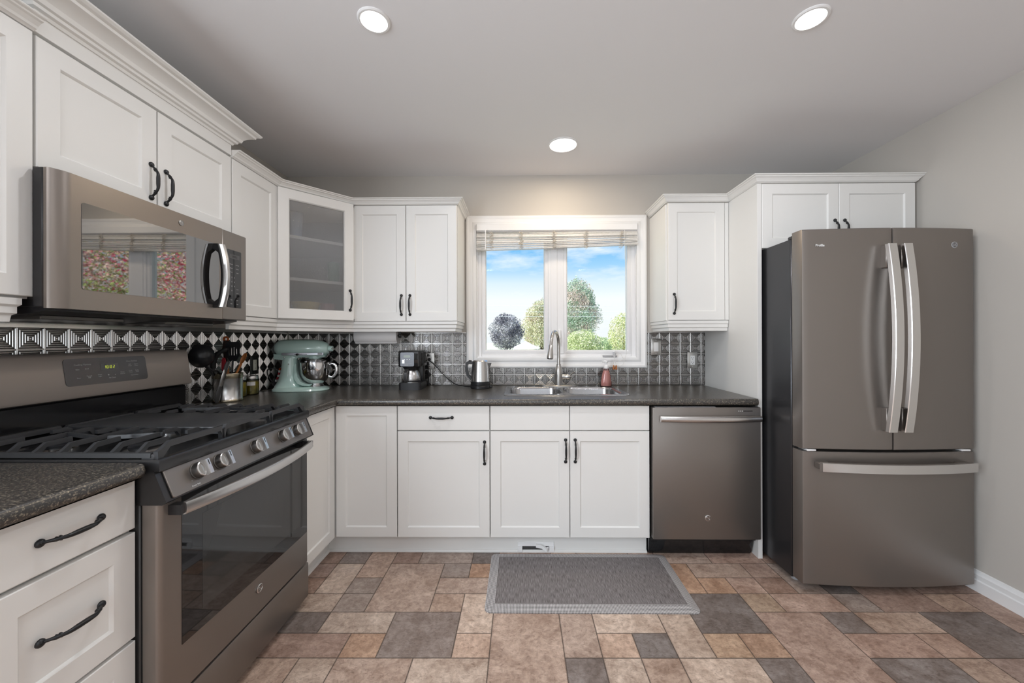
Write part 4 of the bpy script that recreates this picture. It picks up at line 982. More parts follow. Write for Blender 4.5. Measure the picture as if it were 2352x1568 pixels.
for cx, cy_, w, h in bl_:
    mb = MB(); loops = []
    for ins, z, rr in ((-.001, .0035, .075), (.004, -.002, .073), (.007, -.012, .07), (.014, -.13, .062), (.03, -.160, .05), (.06, -.170, .04), (.13, -.174, .02)):
        loops.append([(cx+x, cy_+y, z) for x, y in rrect(0, 0, w-2*ins, h-2*ins, rr, 7)])
    mb.loft(loops, 'sink_steel', (False, True)); bo = mb.build('bowl', SK_)
    mb = MB(); mb.lathe([(.04, -.1735), (.038, -.171), (.03, -.1725), (.001, -.1728)], 'chrome', 20, (cx, cy_, 0), cap=(False, False)); mb.build('drain', bo)
FC = thing('kitchen_faucet', 'brushed nickel gooseneck faucet with pull-down spray head behind the sink', 'faucet', (1.999, -.104, .9185), 0)
mb = MB(); mb.loft([[(x*k, y*k2, z) for x, y in rrect(0, 0, .25, .056, .027, 8)] for z, k, k2 in ((0, 1, 1), (.004, 1, 1), (.009, .95, .8))], 'nickel'); mb.build('deck_plate', FC)
mb = MB(); mb.lathe([(.026, .006), (.0265, .02), (.0265, .075), (.0275, .10), (.026, .118), (.020, .138), (.016, .150), (.0165, .153), (.0165, .157), (.0125, .158)], 'nickel', 28); mb.build('body', FC)
mb = MB(); pts = [(0, 0, .15), (0, 0, .22), (0, 0, .29)]
ex, ey = -.075, -.165; L_ = math.hypot(ex, ey)
for i in range(1, 15):
    a = PI*.93*i/14; t_ = (1-math.cos(a))/2; pts.append((ex*.86*t_, ey*.86*t_, .29+.095*math.sin(a)))
p_ = Vector(pts[-1]); dirn = (p_-Vector(pts[-2])).normalized(); pts.append(tuple(p_+dirn*.02))
mb.tube(pts, .0118, 'nickel', 14); mb.build('spout', FC)
p0 = Vector(pts[-1])-dirn*.004; dn = (dirn+Vector((ex*.25, ey*.25, -1))*.25).normalized()
mb = MB(); mb.tube([p0, p0+dn*.004, p0+dn*.03, p0+dn*.06, p0+dn*.085, p0+dn*.094], [.0128, .0145, .016, .020, .0225, .021], 'nickel', 18); sh_ = mb.build('spray_head', FC)
mb = MB(); mb.tube([p0+dn*.093, p0+dn*.0955], [.018, .017], 'black_satin', 18); mb.build('nozzle', sh_)
mb = MB(); mb.lathe([(.019, .022), (.019, .055), (.021, .058), (.021, .075), (.013, .088), (.0005, .09)], 'nickel', 20, (0, 0, .068), 'x'); lv = mb.build('valve', FC)
mb = MB(); mb.tube([(.078, -.006, .075), (.09, -.012, .088), (.112, -.02, .104)], [.007, .0065, .0075], 'nickel', 10, flat=.7); mb.build('lever', lv)
SB = thing('soap_bottle', 'clear soap bottle with pink liquid and a frosted foam pump, behind the right sink bowl', 'soap bottle', (2.334, -.108, .9188), 0)
P_ = [(0, .038, .024), (.004, .041, .026), (.03, .040, .026), (.07, .034, .024), (.10, .026, .022), (.122, .020, .019), (.128, .0155, .0155)]
mb = MB(); mb.loft([[(a*math.cos(2*PI*j/24), b*math.sin(2*PI*j/24), z) for j in range(24)] for z, a, b in P_], 'soap_clear'); mb.build('bottle', SB)
mb = MB(); mb.loft([[((a-.002)*math.cos(2*PI*j/24), (b-.002)*math.sin(2*PI*j/24), z) for j in range(24)] for z, a, b in [(.003, .04, .025)]+P_[2:5]+[(.112, .022, .020)]], 'soap'); mb.build('liquid', SB)
mb = MB(); mb.lathe([(.017, .126), (.0175, .128), (.0175, .145), (.014, .150), (.010, .152), (.010, .166), (.0135, .168), (.0135, .181), (.011, .183)], 'white_plastic', 20); mb.box(-.028, .0, -.006, .006, .170, .181, 'white_plastic', .003, 1); mb.build('pump', SB)

# ------------------------------------------------------------------ stand mixer
MX = thing('stand_mixer', 'mint green stand mixer with a steel bowl, in the counter corner', 'mixer', (.082, -.295, .914), R(9))
ell = lambda cx, a, b, z, n=28, ex=1.0: [(cx+a*math.copysign(abs(math.cos(2*PI*j/n))**ex, math.cos(2*PI*j/n)), b*math.copysign(abs(math.sin(2*PI*j/n))**ex, math.sin(2*PI*j/n)), z) for j in range(n)]
mb = MB()
mb.loft([ell(.175, .172, .098, 0, ex=.75), ell(.175, .175, .101, .004, ex=.75), ell(.175, .172, .098, .015, ex=.75), ell(.172, .158, .086, .024, ex=.8), ell(.15, .12, .066, .03, ex=.85)], 'mint')
mb.loft([ell(.108, .100, .080, .012, ex=.8), ell(.104, .086, .068, .035, ex=.8), ell(.102, .066, .056, .07, ex=.85), ell(.104, .054, .050, .12, ex=.85), ell(.106, .047, .047, .175, ex=.85), ell(.108, .044, .046, .212, ex=.85), ell(.108, .043, .045, .22, ex=.85)], 'mint')
mb.build('pedestal', MX)
# curved cradle that carries the bowl
mb = MB(); loops = []
for x, z, w in ((.150, .18, .034), (.156, .13, .048), (.168, .09, .062), (.190, .062, .072), (.225, .047, .074), (.26, .043, .06)):
    loops.append([(x-.012, -w, z-.01), (x+.008, -w*1.02, z+.002), (x+.010, w*1.02, z+.002), (x-.012, w, z-.01)])
mb.loft(loops, 'mint'); mb.build('bowl_cradle', MX)
hdp = thing('motor_head', None, None, (0, 0, 0)); hdp.parent = MX
prof = [(.012, .006), (.014, .022), (.022, .038), (.036, .050), (.055, .057), (.085, .0595), (.20, .0605), (.27, .0585), (.31, .0525), (.338, .044), (.348, .036), (.350, .026)]
mb = MB(); loops = []
for x, r_ in prof:
    cz = .282+(.0 if x < .27 else -.006*(x-.27)/.08); lp = []
    for j in range(28):
        a = 2*PI*j/28; zz = math.sin(a); lp.append((x, r_*.98*math.cos(a), cz+r_*(zz*1.0 if zz > 0 else zz*.92)))
    loops.append(lp)
mb.loft(loops, 'mint')
mb.loft([[(x, y, z) for x, y in rrect(.115, 0, .105, .080, .03, 4)] for z in (.216, .24)], 'mint'); mb.loft([[(x, y, .236) for x, y in rrect(.215, 0, .25, .086, .03, 4)], [(x, y, .222) for x, y in rrect(.222, 0, .225, .072, .03, 4)]], 'mint')
mb.loft([[(.018, y, z) for y, z in ((-.03, .212), (.03, .212), (.034, .245), (-.034, .245))], [(.085, y, z) for y, z in ((-.036, .203), (.036, .203), (.046, .24), (-.046, .24))]], 'mint')
mb.build('head_shell', hdp)
mb = MB(); mb.lathe([(.041, .208), (.043, .213), (.043, .228)], 'mint', 24, (.266, 0, 0)); mb.lathe([(.012, .15), (.012, .208)], 'steel', 12, (.266, 0, 0)); mb.build('beater_hub', hdp)
mb = MB(); mb.lathe([(.019, .344), (.019, .372), (.0175, .376), (.012, .377)], 'mint', 20, (0, 0, .279), 'x'); mb.ball((.374, -.018, .279), .004, 'steel', 8); mb.build('attachment_hub', hdp)
for s_ in (-1, 1):
    mb = MB(); mb.box(.078, .335, s_*.0605-.0016, s_*.0605+.0016, .237, .2535, 'panel_silver', .001, 1)
    if s_ < 0:
        mb.box(.155, .235, -.0628, -.0615, .2405, .2432, 'black_satin')
        mb.text('STAND', .0052, 'grey_plastic', face_front(.108, -.0624, .2475), .0002) if False else None
        for q in range(7): mb.box(.178+.011*q, .1792+.011*q, -.0625, -.0615, .2475, .2505, 'orange_ink')
        mb.box(.300, .330, -.0628, -.0615, .239, .2515, 'grey_plastic')
    mb.build('trim_band', hdp)
mb = MB(); mb.lathe([(.006, .062), (.006, .068), (.0075, .069), (.0075, .076), (.005, .078)], 'black_gloss', 14, (.177, 0, .2425), 'y'); mb.build('speed_knob', hdp)
mb = MB(); mb.ball((.088, -.0455, .224), .005, 'chrome', 10); mb.ball((.115, -.0468, .178), .004, 'chrome', 10); mb.build('hinge_pin', hdp)
BW = thing('mixing_bowl', None, None, (.266, 0, 0)); BW.parent = MX
mb = MB(); mb.lathe([(.046, .026), (.05, .028), (.05, .038), (.044, .042), (.046, .047), (.066, .062), (.083, .088), (.092, .118), (.095, .150), (.0955, .188), (.098, .190), (.098, .193), (.0935, .192), (.0925, .15), (.089, .118), (.08, .09), (.06, .064), (.001, .05)], 'chrome', 40, cap=(True, False)); mb.build('bowl', BW)
mb = MB(); mb.tube(smooth_path([(.094, -.02, .172), (.112, -.02, .178), (.132, -.02, .165), (.138, -.02, .135), (.130, -.02, .105), (.112, -.02, .088), (.088, -.02, .095)]), .0052, 'chrome', 10, flat=1.6); mb.build('handle', BW)
mb = MB(); mb.lathe([(.099, .186), (.1005, .188), (.1005, .205), (.094, .214), (.058, .2165), (.056, .214), (.09, .211), (.097, .203), (.097, .186)], 'clear_plastic', 36, cap=(False, False)); mb.loft([[(.075, -.04, .212), (.078, .03, .212), (.081, .03, .212), (.078, -.04, .212)], [(.115, -.055, .250), (.118, .035, .250), (.120, .035, .250), (.117, -.055, .250)]], 'clear_plastic'); mb.build('pouring_shield', BW)
mb = MB(); mb.box(.003, .0315, .0, .0, 0, 0, 'paper_label') if False else None
for q, (z, c_) in enumerate(((.145, 'orange_ink'), (.13, 'paper_label'), (.115, 'red_rubber'), (.10, 'paper_label'), (.085, 'red_rubber'), (.07, 'paper_label'))):
    x = .056-.0028*(q)-(.004*max(0, q-3)); mb.box(x-.006-.0015, x-.006+.0015, -.028, .0, z-.007, z+.007, c_)
mb.build('warning_sticker', MX)
mb = MB(); mb.tube(smooth_path([(.03, .02, .03), (.0, .01, .05), (-.03, .0, .10), (-.035, .0, .135), (-.015, .0, .15), (.02, .01, .14), (.035, .02, .11), (.022, .03, .06), (.01, .04, .012), (-.02, .06, .006)]), .0042, 'cord_black', 8); mb.build('power_cord', MX)

# ------------------------------------------------------------------ coffee maker and kettle
CM = thing('coffee_maker', 'black drip coffee maker with a silver control panel and steel carafe, left of the kettle', 'coffee maker', (.984, -.178, .914), 0)
mb = MB(); mb.loft([[(x, y, z) for x, y in rrect(0, .0, .148, .190, .018, 5)] for z in (0, .004, .044, .048)], 'black_satin')
mb.box(-.062, .062, .03, .092, .04, .19, 'black_satin', .01, 2); mb.build('base', CM)
mb = MB(); mb.lathe([(.056, .046), (.056, .051), (.052, .053)], 'steel', 28, (-.005, -.03, 0)); mb.build('warming_plate', CM)
mb = MB(); mb.loft([[(x*k, y*k, z) for x, y in rrect(0, -.002, .150, .196, .018, 5)] for z, k in ((.156, .97), (.160, 1), (.255, 1.0), (.262, .97), (.264, .93))], 'black_gloss')
mb.lathe([(.045, .135), (.06, .157)], 'black_satin', 24, (-.005, -.03, 0))
mb.build('brew_head', CM)
mb = MB(); mb.loft([[(x, y, z) for x, z in rrect(-.012, .206, .092, .092, .008, 4)] for y in (-.097, -.1015)], 'panel_slate_silver')
mb.loft([[(x, y, z) for x, z in rrect(-.013, .226, .044, .017, .006, 4)] for y in (-.1012, -.1022)], 'lcd_grey')
for x in (-.030, -.012, .006): mb.lathe([(.0035, .1012), (.0033, .1030), (.001, .1034)], 'steel', 10, (x, 0, .205), 'y')
mb.lathe([(.003, .1012), (.003, .1025)], 'black_gloss', 8, (.019, 0, .232), 'y'); mb.box(-.045, -.03, -.1022, -.101, .18, .203, 'steel'); mb.box(-.03, .022, -.1019, -.101, .1775, .1785, 'grey_plastic'); mb.box(-.030, -.006, -.102, -.101, .166, .171, 'grey_plastic')
mb.build('control_panel', CM)
CA = thing('carafe', None, None, (-.005, -.03, .053)); CA.parent = CM
mb = MB(); mb.lathe([(.052, 0), (.060, .003), (.062, .012), (.0615, .03), (.055, .056), (.043, .078), (.040, .083)], 'steel', 32); mb.build('vessel', CA)
mb = MB(); mb.lathe([(.041, .080), (.041, .088), (.036, .092), (.001, .093)], 'black_satin', 24); mb.lathe([(.0625, .001), (.064, .003), (.064, .008), (.0625, .010)], 'black_satin', 32, cap=(False, False)); mb.build('lid', CA)
mb = MB(); mb.loft([[(x, y, z) for y, z in ((-.030, .090), (-.058, .088), (-.092, .066), (-.096, .030), (-.080, .004), (-.066, .006), (-.080, .032), (-.076, .058), (-.050, .076), (-.034, .08))] for x in (-.022, -.004)], 'charcoal'); mb.build('carafe_handle', CA)
mb = MB()
for q in range(6): mb.box(.0745, .0762, -.06+.02*q, -.054+.02*q, .175, .25, 'black_matte')
mb.build('side_vents', CM)
mb = MB(); mb.tube(smooth_path([(.06, .095, .02), (.075, .135, .008), (.068, .155, .03), (.065, .158, .12), (.064, .150, .145), (.063, .162, .158)]), .0035, 'cord_black', 8); mb.box(.053, .073, .148, .164, .148, .172, 'cord_black', .003, 1); mb.build('power_cord', CM)
KT = thing('electric_kettle', 'brushed steel electric kettle on a black base, below the left corner of the window', 'kettle', (1.449, -.165, .914), 0)
mb = MB(); mb.lathe([(.066, 0), (.069, .003), (.069, .019), (.067, .021)], 'black_satin', 36); mb.box(.060, .082, -.012, .012, .004, .018, 'black_satin', .003, 1); mb.build('power_base', KT)
mb = MB(); mb.lathe([(.066, .022), (.0665, .024), (.0665, .050)], 'black_satin', 36); mb.build('lower_band', KT)
mb = MB(); mb.lathe([(.066, .050), (.0655, .055), (.0615, .110), (.0555, .175), (.0545, .184)], 'steel', 40); mb.loft([[(.036, -.030, .176), (.079, -.003, .176), (.079, .003, .176), (.036, .030, .176)], [(.045, -.022, .150), (.066, -.002, .142), (.066, .002, .142), (.045, .022, .150)], [(.050, -.006, .122), (.0605, -.001, .118), (.0605, .001, .118), (.05, .006, .122)]][::-1], 'steel'); mb.build('body', KT)
mb = MB(); mb.lathe([(.0535, .182), (.0535, .186), (.046, .194), (.02, .198), (.001, .1985)], 'steel_bright', 36); mb.build('lid', KT)
mb = MB(); mb.loft([[(x, y*1.0, z) for x, z in ((-.050, .186), (-.085, .188), (-.102, .176), (-.104, .130), (-.094, .085), (-.066, .058), (-.062, .076), (-.080, .095), (-.088, .130), (-.087, .160), (-.080, .168), (-.050, .166))] for y in (-.013, .013)], 'black_satin'); mb.box(-.082, -.060, -.008, .008, .186, .194, 'black_gloss', .003, 1); mb.build('handle', KT)
mb = MB(); mb.tube(smooth_path([(-.066, .0, .010), (-.12, .055, .007), (-.19, .09, .018), (-.26, .125, .06), (-.32, .14, .12), (-.362, .132, .165), (-.376, .128, .176), (-.386, .148, .182)]), .0036, 'cord_black', 8); mb.lathe([(.011, 0), (.012, .008), (.009, .016)], 'cord_black', 14, (-.391, .1535, .192), 'y'); mb.box(-.398, -.384, .142, .153, .178, .204, 'cord_black', .004, 1); mb.build('power_cord', KT)

# ------------------------------------------------------------------ paper towel
PT = thing('paper_towel_holder', 'black under-cabinet paper towel holder below the two-door upper cabinet', 'holder', (.74, -.185, 1.355), 0)
mb = MB(); mb.tube([(-.158, 0, -.075), (.158, 0, -.075)], .006, 'black_satin', 10); mb.build('rod', PT)
for s_ in (-1, 1):
    mb = MB(); mb.lathe([(.016, s_*.150), (.016, s_*.162), (.008, s_*.166)], 'black_satin', 16, (0, 0, -.075), 'x'); mb.box(s_*.158-.003, s_*.158+.003, -.012, .012, -.075, .0165, 'black_satin', .001, 1); mb.build('bracket', PT)
mb = MB(); mb.lathe([(.019, -.144), (.056, -.145), (.058, -.142), (.058, .142), (.056, .145), (.019, .144)], 'paper', 36, ax='x', cap=(False, False)); mb.lathe([(.019, -.144), (.019, .144)], 'paper', 20, ax='x', cap=(False, False))
mb.loft([[(x, -.030, -.049), (x, -.034, -.053), (x, -.034, -.052), (x, -.029, -.048)] for x in (-.142, .142)], 'paper')
mb.build('paper_towel_roll', None, (.74, -.185, 1.28), label='white paper towel roll hanging under the cabinet left of the coffee maker', cat='paper towels')

# ------------------------------------------------------------------ utensil crock and its tools
CR = thing('utensil_crock', 'round steel utensil crock with a golden reflection coloured into its rims, right of the range', 'crock', (.100, -.712, .914), 0)
mb = MB(); mb.lathe([(.066, 0), (.069, .003), (.0695, .013), (.068, .015), (.068, .128), (.0695, .130)], 'steel', 40, cap=(True, False)); mb.lathe([(.0655, .02), (.0665, .150)], 'plate_dark', 40, cap=(False, False)); mb.build('can', CR)
mb = MB(); mb.lathe([(.0695, .129), (.0705, .131), (.0700, .151), (.0715, .153), (.0705, .156), (.067, .154)], 'golden_reflection', 40, cap=(False, False)); mb.build('rim_band', CR); mb = MB(); mb.lathe([(.0700, .001), (.0712, .003), (.0705, .012), (.0690, .014)], 'golden_reflection', 40, cap=(False, False)); mb.build('rim_band', CR)
def tool(name, label, cat, parts):
    # parts: (part_name, builder); the first vertex decides the thing's origin
    t_ = thing(name, label, cat, (.100, -.712, .93)); 
    for n_, fn in parts:
        mb = MB(); fn(mb); mb.build(n_, t_)
    return t_
O_ = Vector((.100, -.712, .93))
def L3(x, y, z): return Vector((x, y, z))-O_
def spoonbowl(mb, c, d, u, ln, w, dep, mt, n=9):
    # oval dished bowl: axis d (towards the tip), u = up normal
    d = Vector(d).normalized(); u = Vector(u).normalized(); v = d.cross(u).normalized(); u = v.cross(d).normalized(); c = Vector(c)
    loops = []
    for k, (rr, h) in enumerate(((.02, -dep), (.45, -dep*.86), (.75, -dep*.5), (.93, -dep*.15), (1, 0), (.95, .001), (.72, -dep*.42), (.42, -dep*.76), (.02, -dep*.9))):
        loops.append([c+d*(ln*rr*math.cos(2*PI*j/20))+v*(w*rr*math.sin(2*PI*j/20))+u*h for j in range(20)])
    mb.loft(loops, mt)
tool('ladle', 'large black ladle with its round bowl up, leaning left in the utensil crock', 'utensil', [
    ('bowl', lambda mb: spoonbowl(mb, L3(.085, -.868, 1.170), (.1, -.2, 1), (-.8, .55, .25), .062, .056, .045, 'black_satin')),
    ('handle', lambda mb: mb.tube(smooth_path([L3(.085, -.838, 1.118), L3(.096, -.815, 1.09), L3(.103, -.775, 1.075), L3(.112, -.70, .945)]), [.010]*6+[.0085]*6+[.007]*7, 'black_satin', 10, flat=.6))])
tool('serving_spoon', 'black serving spoon half hidden behind the large ladle', 'utensil', [
    ('bowl', lambda mb: spoonbowl(mb, L3(.056, -.850, 1.185), (-.1, -.1, 1), (-.8, .55, .1), .048, .034, .016, 'black_matte')),
    ('handle', lambda mb: mb.tube([L3(.060, -.845, 1.14), L3(.072, -.79, 1.08), L3(.088, -.70, .95)], .0065, 'black_satin', 8, flat=.6))])
def turner(mb):
    a = L3(.130, -.70, 1.150); loops = []
    cx, cz = .130, 1.215
    def P(x, z, y=-.70): return L3(x, y+(z-1.1)*.02, z)
    for (x0, x1) in ((.082, .094), (.101, .108), (.115, .122), (.129, .136), (.143, .156)):
        zt = 1.245 if .09 < x0 < .14 else 1.238
        mb.loft([[P(x0, 1.165), P(x1, 1.165), P(x1, 1.165, -.697), P(x0, 1.165, -.697)], [P(x0-.004, 1.215), P(x1+.0, 1.215), P(x1+.0, 1.215, -.697), P(x0-.004, 1.215, -.697)]], 'black_satin')
    mb.loft([[P(.076, 1.213), P(.160, 1.213), P(.160, 1.213, -.697), P(.076, 1.213, -.697)], [P(.078, 1.232), P(.158, 1.232), P(.158, 1.232, -.697), P(.078, 1.232, -.697)], [P(.092, 1.243), P(.146, 1.243), P(.146, 1.243, -.697), P(.092, 1.243, -.697)]], 'black_satin')
    mb.loft([[P(.080, 1.167), P(.156, 1.167), P(.156, 1.167, -.697), P(.080, 1.167, -.697)], [P(.100, 1.135), P(.138, 1.135), P(.138, 1.135, -.697), P(.100, 1.135, -.697)]], 'black_satin')
tool('slotted_turner', 'black slotted turner standing upright at the back of the utensil crock', 'utensil', [
    ('blade', turner), ('handle', lambda mb: mb.tube([L3(.119, -.70, 1.14), L3(.115, -.70, 1.06), L3(.110, -.70, .94)], .0065, 'black_satin', 8, flat=.6))])
tool('wooden_spoon', 'orange-brown wooden spoon leaning right in the utensil crock', 'utensil', [
    ('bowl', lambda mb: spoonbowl(mb, L3(.172, -.690, 1.150), (.45, .05, .9), (-.2, -.95, .2), .034, .0165, .008, 'wood')),
    ('handle', lambda mb: mb.tube([L3(.160, -.691, 1.122), L3(.135, -.700, 1.06), L3(.105, -.71, .95)], [.007, .0055, .005], 'wood', 10))])
tool('wooden_spoon', 'second wooden spoon handle standing lower behind the tongs in the crock', 'utensil', [
    ('handle', lambda mb: mb.tube([L3(.079, -.69, 1.118), L3(.083, -.69, 1.06), L3(.088, -.70, .95)], [.0085, .008, .006], 'wood', 10)), ('tip', lambda mb: mb.ball(L3(.079, -.69, 1.118), .0088, 'wood', 10))])
tool('spatula', 'red rubber spatula between the turner and the wooden spoon', 'utensil', [
    ('blade', lambda mb: mb.loft([[L3(.088+.012*k, -.725+dy, z) for k, dy in ((-w, -.002), (w, -.002), (w, .002), (-w, .002))] for z, w in ((1.08, .5), (1.095, 1.0), (1.14, .9), (1.155, .45))], 'red_rubber')),
    ('handle', lambda mb: mb.tube([L3(.088, -.725, 1.085), L3(.093, -.72, .95)], .005, 'red_rubber', 8))])
tool('peeler', 'dark brown utensil handle with an orange hanging loop at the top of the crock', 'utensil', [
    ('handle', lambda mb: mb.loft([[L3(.052+k*w, -.66+dy, z) for k, dy in ((-1, -.006), (1, -.006), (1, .006), (-1, .006))] for z, w in ((.96, .008), (1.17, .011), (1.20, .021), (1.235, .014), (1.25, .011))], 'brown_dark')),
    ('hanging_loop', lambda mb: mb.tube([L3(.050+.012*math.cos(2*PI*j/16), -.66, 1.258+.012*math.sin(2*PI*j/16)) for j in range(16)], .0052, 'orange_plastic', 8, ring=True))])
def tongs(mb):
    mb.tube(smooth_path([L3(.060, -.765, 1.10), L3(.070, -.768, 1.150), L3(.095, -.765, 1.185), L3(.135, -.755, 1.205)]), [.013]*6+[.0135]*6+[.011]*5+[.006]*2, 'black_matte', 12)
tool('whisk_brush', 'black angled utensil with a curved ridged grip in front of the turner', 'utensil', [
    ('grip', tongs), ('shaft', lambda mb: mb.tube([L3(.060, -.765, 1.10), L3(.075, -.745, 1.03), L3(.090, -.72, .94)], .008, 'charcoal', 10))])
tool('tongs', 'grey and silver tongs hung over the front rim of the utensil crock', 'utensil', [
    ('grip', lambda mb: mb.tube([L3(.150, -.775, 1.135), L3(.146, -.782, 1.115), L3(.134, -.790, 1.04)], [.010, .011, .0095], 'charcoal', 12, flat=.7)),
    ('shank', lambda mb: mb.tube([L3(.149, -.773, 1.128), L3(.1375, -.791, 1.06), L3(.130, -.793, 1.03), L3(.122, -.796, 1.0)], [.0125, .0125, .0115, .0105], 'steel', 12, flat=.45)),
    ('jaw', lambda mb: mb.tube([L3(.124, -.797, 1.006), L3(.118, -.799, .975), L3(.111, -.801, .935), L3(.109, -.801, .919)], [.009, .0165, .0175, .010], 'charcoal', 14, flat=.5))])

# ------------------------------------------------------------------ pickle jars
def jar(label, x, y, r, h, oval):
    t_ = thing('pickle_jar', label, 'jar', (x, y, .914), R(20))
    mb = MB(); mb.lathe([(r*.9, 0), (r, .004), (r, h*.72), (r*.86, h*.80), (r*.84, h*.83)], 'jar_glass', 28); mb.build('glass', t_)
    mb = MB(); mb.lathe([(r*.86, .004), (r*.94, .008), (r*.94, h*.68), (r*.8, h*.72)], 'pickle', 24); mb.build('pickles', t_)
    mb = MB(); mb.lathe([(r*.90, h*.82), (r*.91, h*.84), (r*.91, h*.965), (r*.88, h*.98), (r*.86, h), (.001, h)], 'steel', 30); mb.build('lid', t_)
    mb = MB(); n = 16; a0 = -PI/2; w_ = .62 if oval else .78; lp = []
    for q in range(n+1):
        u = -1+2*q/n; a = a0+w_*u; hh = h*.21*math.sqrt(max(0, 1-u*u))+.0003 if oval else h*.10; zc = h*.42 if oval else h*.60
        lp.append([(math.cos(a)*(r+dr), math.sin(a)*(r+dr), zc+dz) for dr, dz in ((.0003, -hh), (.0012, -hh), (.0012, hh), (.0003, hh))])
    mb.loft(lp, 'paper_label'); mb.build('label', t_)
jar('jar of pickles with an oval white label, half behind the crock', .054, -.560, .036, .122, True)
jar('jar of pickles with a rectangular white label, nearest the corner outlet', .052, -.460, .042, .118, False)

# ------------------------------------------------------------------ anti-fatigue mat
mb = MB(); P_ = lambda i, r, z: [(x, y, z) for x, y in rrect(0, 0, .995-2*i, .480-2*i, r, 6)]
lp = mb.loft([P_(0, .03, 0), P_(0, .03, .003), P_(.004, .028, .0045), P_(.046, .006, .0125)], 'mat_border', (True, False))
mb.face(lp[-1], 'mat_centre')
mb.build('kitchen_mat', None, (2.056, -.832, 0), label='grey woven anti-fatigue mat on the floor in front of the sink', cat='floor mat')

# ------------------------------------------------------------------ garden behind the window
mb = MB(); mb.box(-90, 120, .4, 170, -1.5, -.45, 'lawn'); mb.build('lawn', kind='structure')
def leaf_mesh(name, seed, n, size, shape, cols, core=True):
    rnd = random.Random(seed); bm = bmesh.new(); cl = bm.loops.layers.float_color.new('leaf'); cols = [hx(c_) for c_ in cols]
    for _ in range(n):
        while True:
            p = Vector((rnd.uniform(-1, 1), rnd.uniform(-1, 1), rnd.uniform(-1, 1)))
            if .30 < p.length < 1: break
        k = shape(p); 
        if k is None: continue
        q = Vector(k); d = Vector((rnd.gauss(0, 1), rnd.gauss(0, 1), rnd.gauss(0, 1))).normalized(); e_ = d.orthogonal().normalized(); g = d.cross(e_)
        s_ = size*rnd.uniform(.6, 1.3)
        vs = [bm.verts.new(q+e_*s_), bm.verts.new(q+g*s_*.55+d*s_*.2), bm.verts.new(q-e_*s_), bm.verts.new(q-g*s_*.55+d*s_*.2)]
        f = bm.faces.new(vs); u_ = .5+.8*mnoise.noise(Vector(k)*.55*(1/max(.6, size*9)))+rnd.gauss(0, .2); c_ = cols[min(len(cols)-1, max(0, int(u_*len(cols))))]; j = rnd.uniform(.75, 1.2)
        for l in f.loops: l[cl] = (c_[0]*j, c_[1]*j, c_[2]*j, 1)
    me = bpy.data.meshes.new(name); bm.to_mesh(me); bm.free(); me.materials.append(M['leaf']); return me
def tree(label, loc, rx, rz, z0, cols, seed, n, size, cone=0.0, name='tree', cat='tree', ry=None):
    t_ = thing(name, label, cat, loc); ry = ry or rx
    lob = [(random.Random(seed*7+i).uniform(-.6, .6), random.Random(seed*5+i).uniform(-.6, .6), random.Random(seed*3+i).uniform(-.7, .8)) for i in range(9)]
    def shape(p):
        u = (p.z+1)/2; w = (1-cone*u)*(1+.34*mnoise.noise((p.x*2.2+seed, p.y*2.2, p.z*2.2))+.16*mnoise.noise((p.x*6, p.y*6+seed, p.z*6)))
        return (p.x*rx*w, p.y*ry*w, z0+(p.z*(1+.2*mnoise.noise((p.x*4, p.y*4, seed)))+1)*rz)
    o = bpy.data.objects.new('foliage', leaf_mesh('foliage', seed, n, size, shape, cols)); COL.objects.link(o); o.parent = t_
    mb = MB(); mb.tube([(0, 0, 0), (.02*rx, 0, z0*.6+.1), (0, 0, z0+rz)], [.07*rx+.03, .06*rx+.02, .02*rx], 'bark', 8); mb.build('trunk', t_)
    return t_
G = -.45
tree('dark purple round tree seen low at the left of the window', (.53, 30, G), 1.42, 1.58, .75, ['#5d5c66', '#77747f', '#98959e', '#b5b2b8', '#d8d6d8'], 1, 13000, .06)
tree('tall maple with reddish top in the right half of the window', (9.6, 50, G), 3.3, 4.5, 1.0, ['#dccabf', '#d6c0b6', '#d2d0c0', '#c6d2bc', '#b2c6ae', '#a3baa4'], 2, 24000, .10, cone=.25)
tree('pale broad tree rising behind the window mullion', (5.2, 60, G), 4.5, 3.95, .2, ['#dcd9bc', '#cfcfaa', '#e6ddc6', '#bcc498', '#e0d0bc'], 3, 20000, .12, cone=.45)
tree('bright green bush low in the right pane', (6.6, 27, G), 1.5, 1.15, .1, ['#cfd8a4', '#e0e4b8', '#b9c890', '#ecead0'], 4, 11000, .06, name='bush', cat='bush')
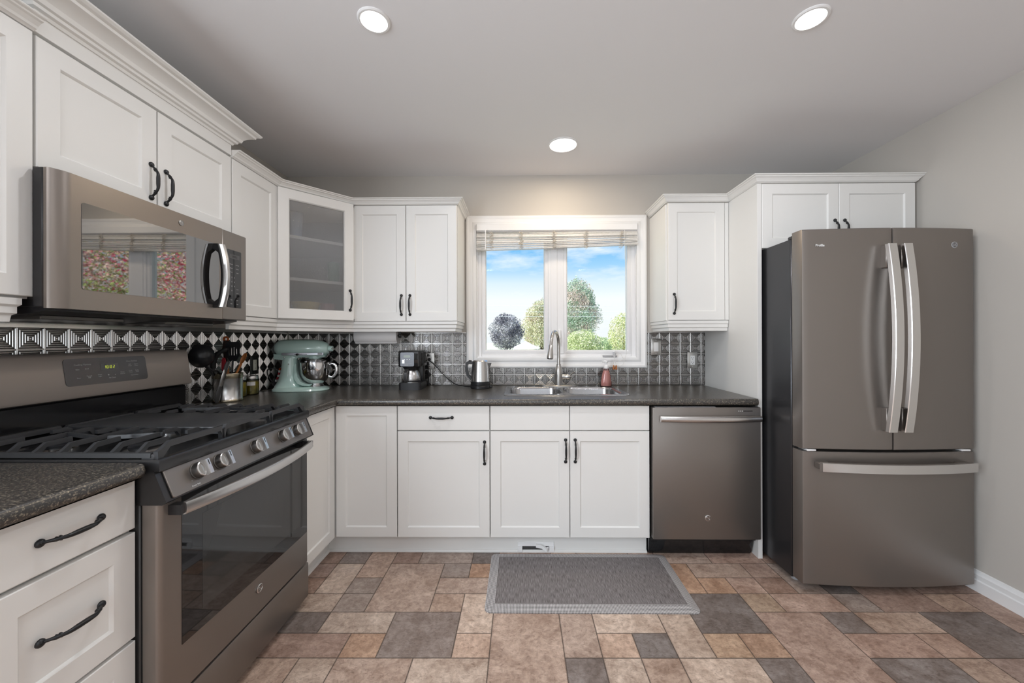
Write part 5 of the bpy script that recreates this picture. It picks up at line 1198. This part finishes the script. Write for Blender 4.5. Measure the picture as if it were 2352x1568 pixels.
tree('yellow-green thin tree at the right edge of the window', (10.3, 29, G), 1.5, 1.75, .4, ['#d0d69c', '#e0e0b0', '#bcc68c', '#ece6c8'], 5, 8000, .055, cone=.3)
tree('low green hedge plant beneath the maple', (10.1, 37, G), 2.1, .9, .05, ['#bccd9c', '#a8be90', '#d0dab6'], 6, 9000, .07, name='bush', cat='bush')
# maple standing to the right of the house: seen only as a reflection in the microwave window
tree('red and green maple beside the house, mirrored in the microwave window', (11.6, 9.2, G), 3.4, 2.9, .3, ['#d84a64', '#e87890', '#eeaaac', '#f0d0c4', '#eacdb8', '#c2c884', '#aebb6c', '#8f9c50'], 8, 30000, .05)
tree('green bush at the foot of the red maple', (8.0, 5.0, G), 1.1, .7, .05, ['#8fa04a', '#aebc5c', '#74863c'], 9, 3600, .12, name='bush', cat='bush')
t_ = thing('garden_tent', 'white peaked tent roof at the bottom of the left pane', 'tent', (2.16, 27, G))
mb = MB(); mb.loft([[(-.95, -.8, .98), (.95, -.8, .98), (.95, .8, .98), (-.95, .8, .98)], [(-.93, -.78, 1.10), (.93, -.78, 1.10), (.93, .78, 1.10), (-.93, .78, 1.10)], [(-.45, -.38, 1.30), (.45, -.38, 1.30), (.45, .38, 1.30), (-.45, .38, 1.30)], [(-.03, -.03, 1.53), (.03, -.03, 1.53), (.03, .03, 1.53), (-.03, .03, 1.53)]], 'tent_white'); mb.build('canopy', t_)
for x in (-.9, .9):
    for y in (-.75, .75):
        mb = MB(); mb.tube([(x, y, 0), (x, y, .99)], .03, 'tent_white', 6); mb.build('pole', t_)
t_ = thing('power_line', 'three thin utility wires sagging across the view beyond the sink window', 'wires', (0, 26, G))
for z0, z1 in ((3.95, 3.80), (3.45, 3.37), (3.10, 3.02)):
    mb = MB(); mb.tube([(-22, 0, z0-G), (-8, 0, z0-.10-G), (8, 0, z1-.10-G), (24, 0, z1-G)], .012, 'wire', 5); mb.build('wire', t_)
for x in (-22, 24):
    mb = MB(); mb.tube([(x, .1, -.2), (x, .1, 5)], [.12, .09], 'bark', 8); mb.build('pole', t_)
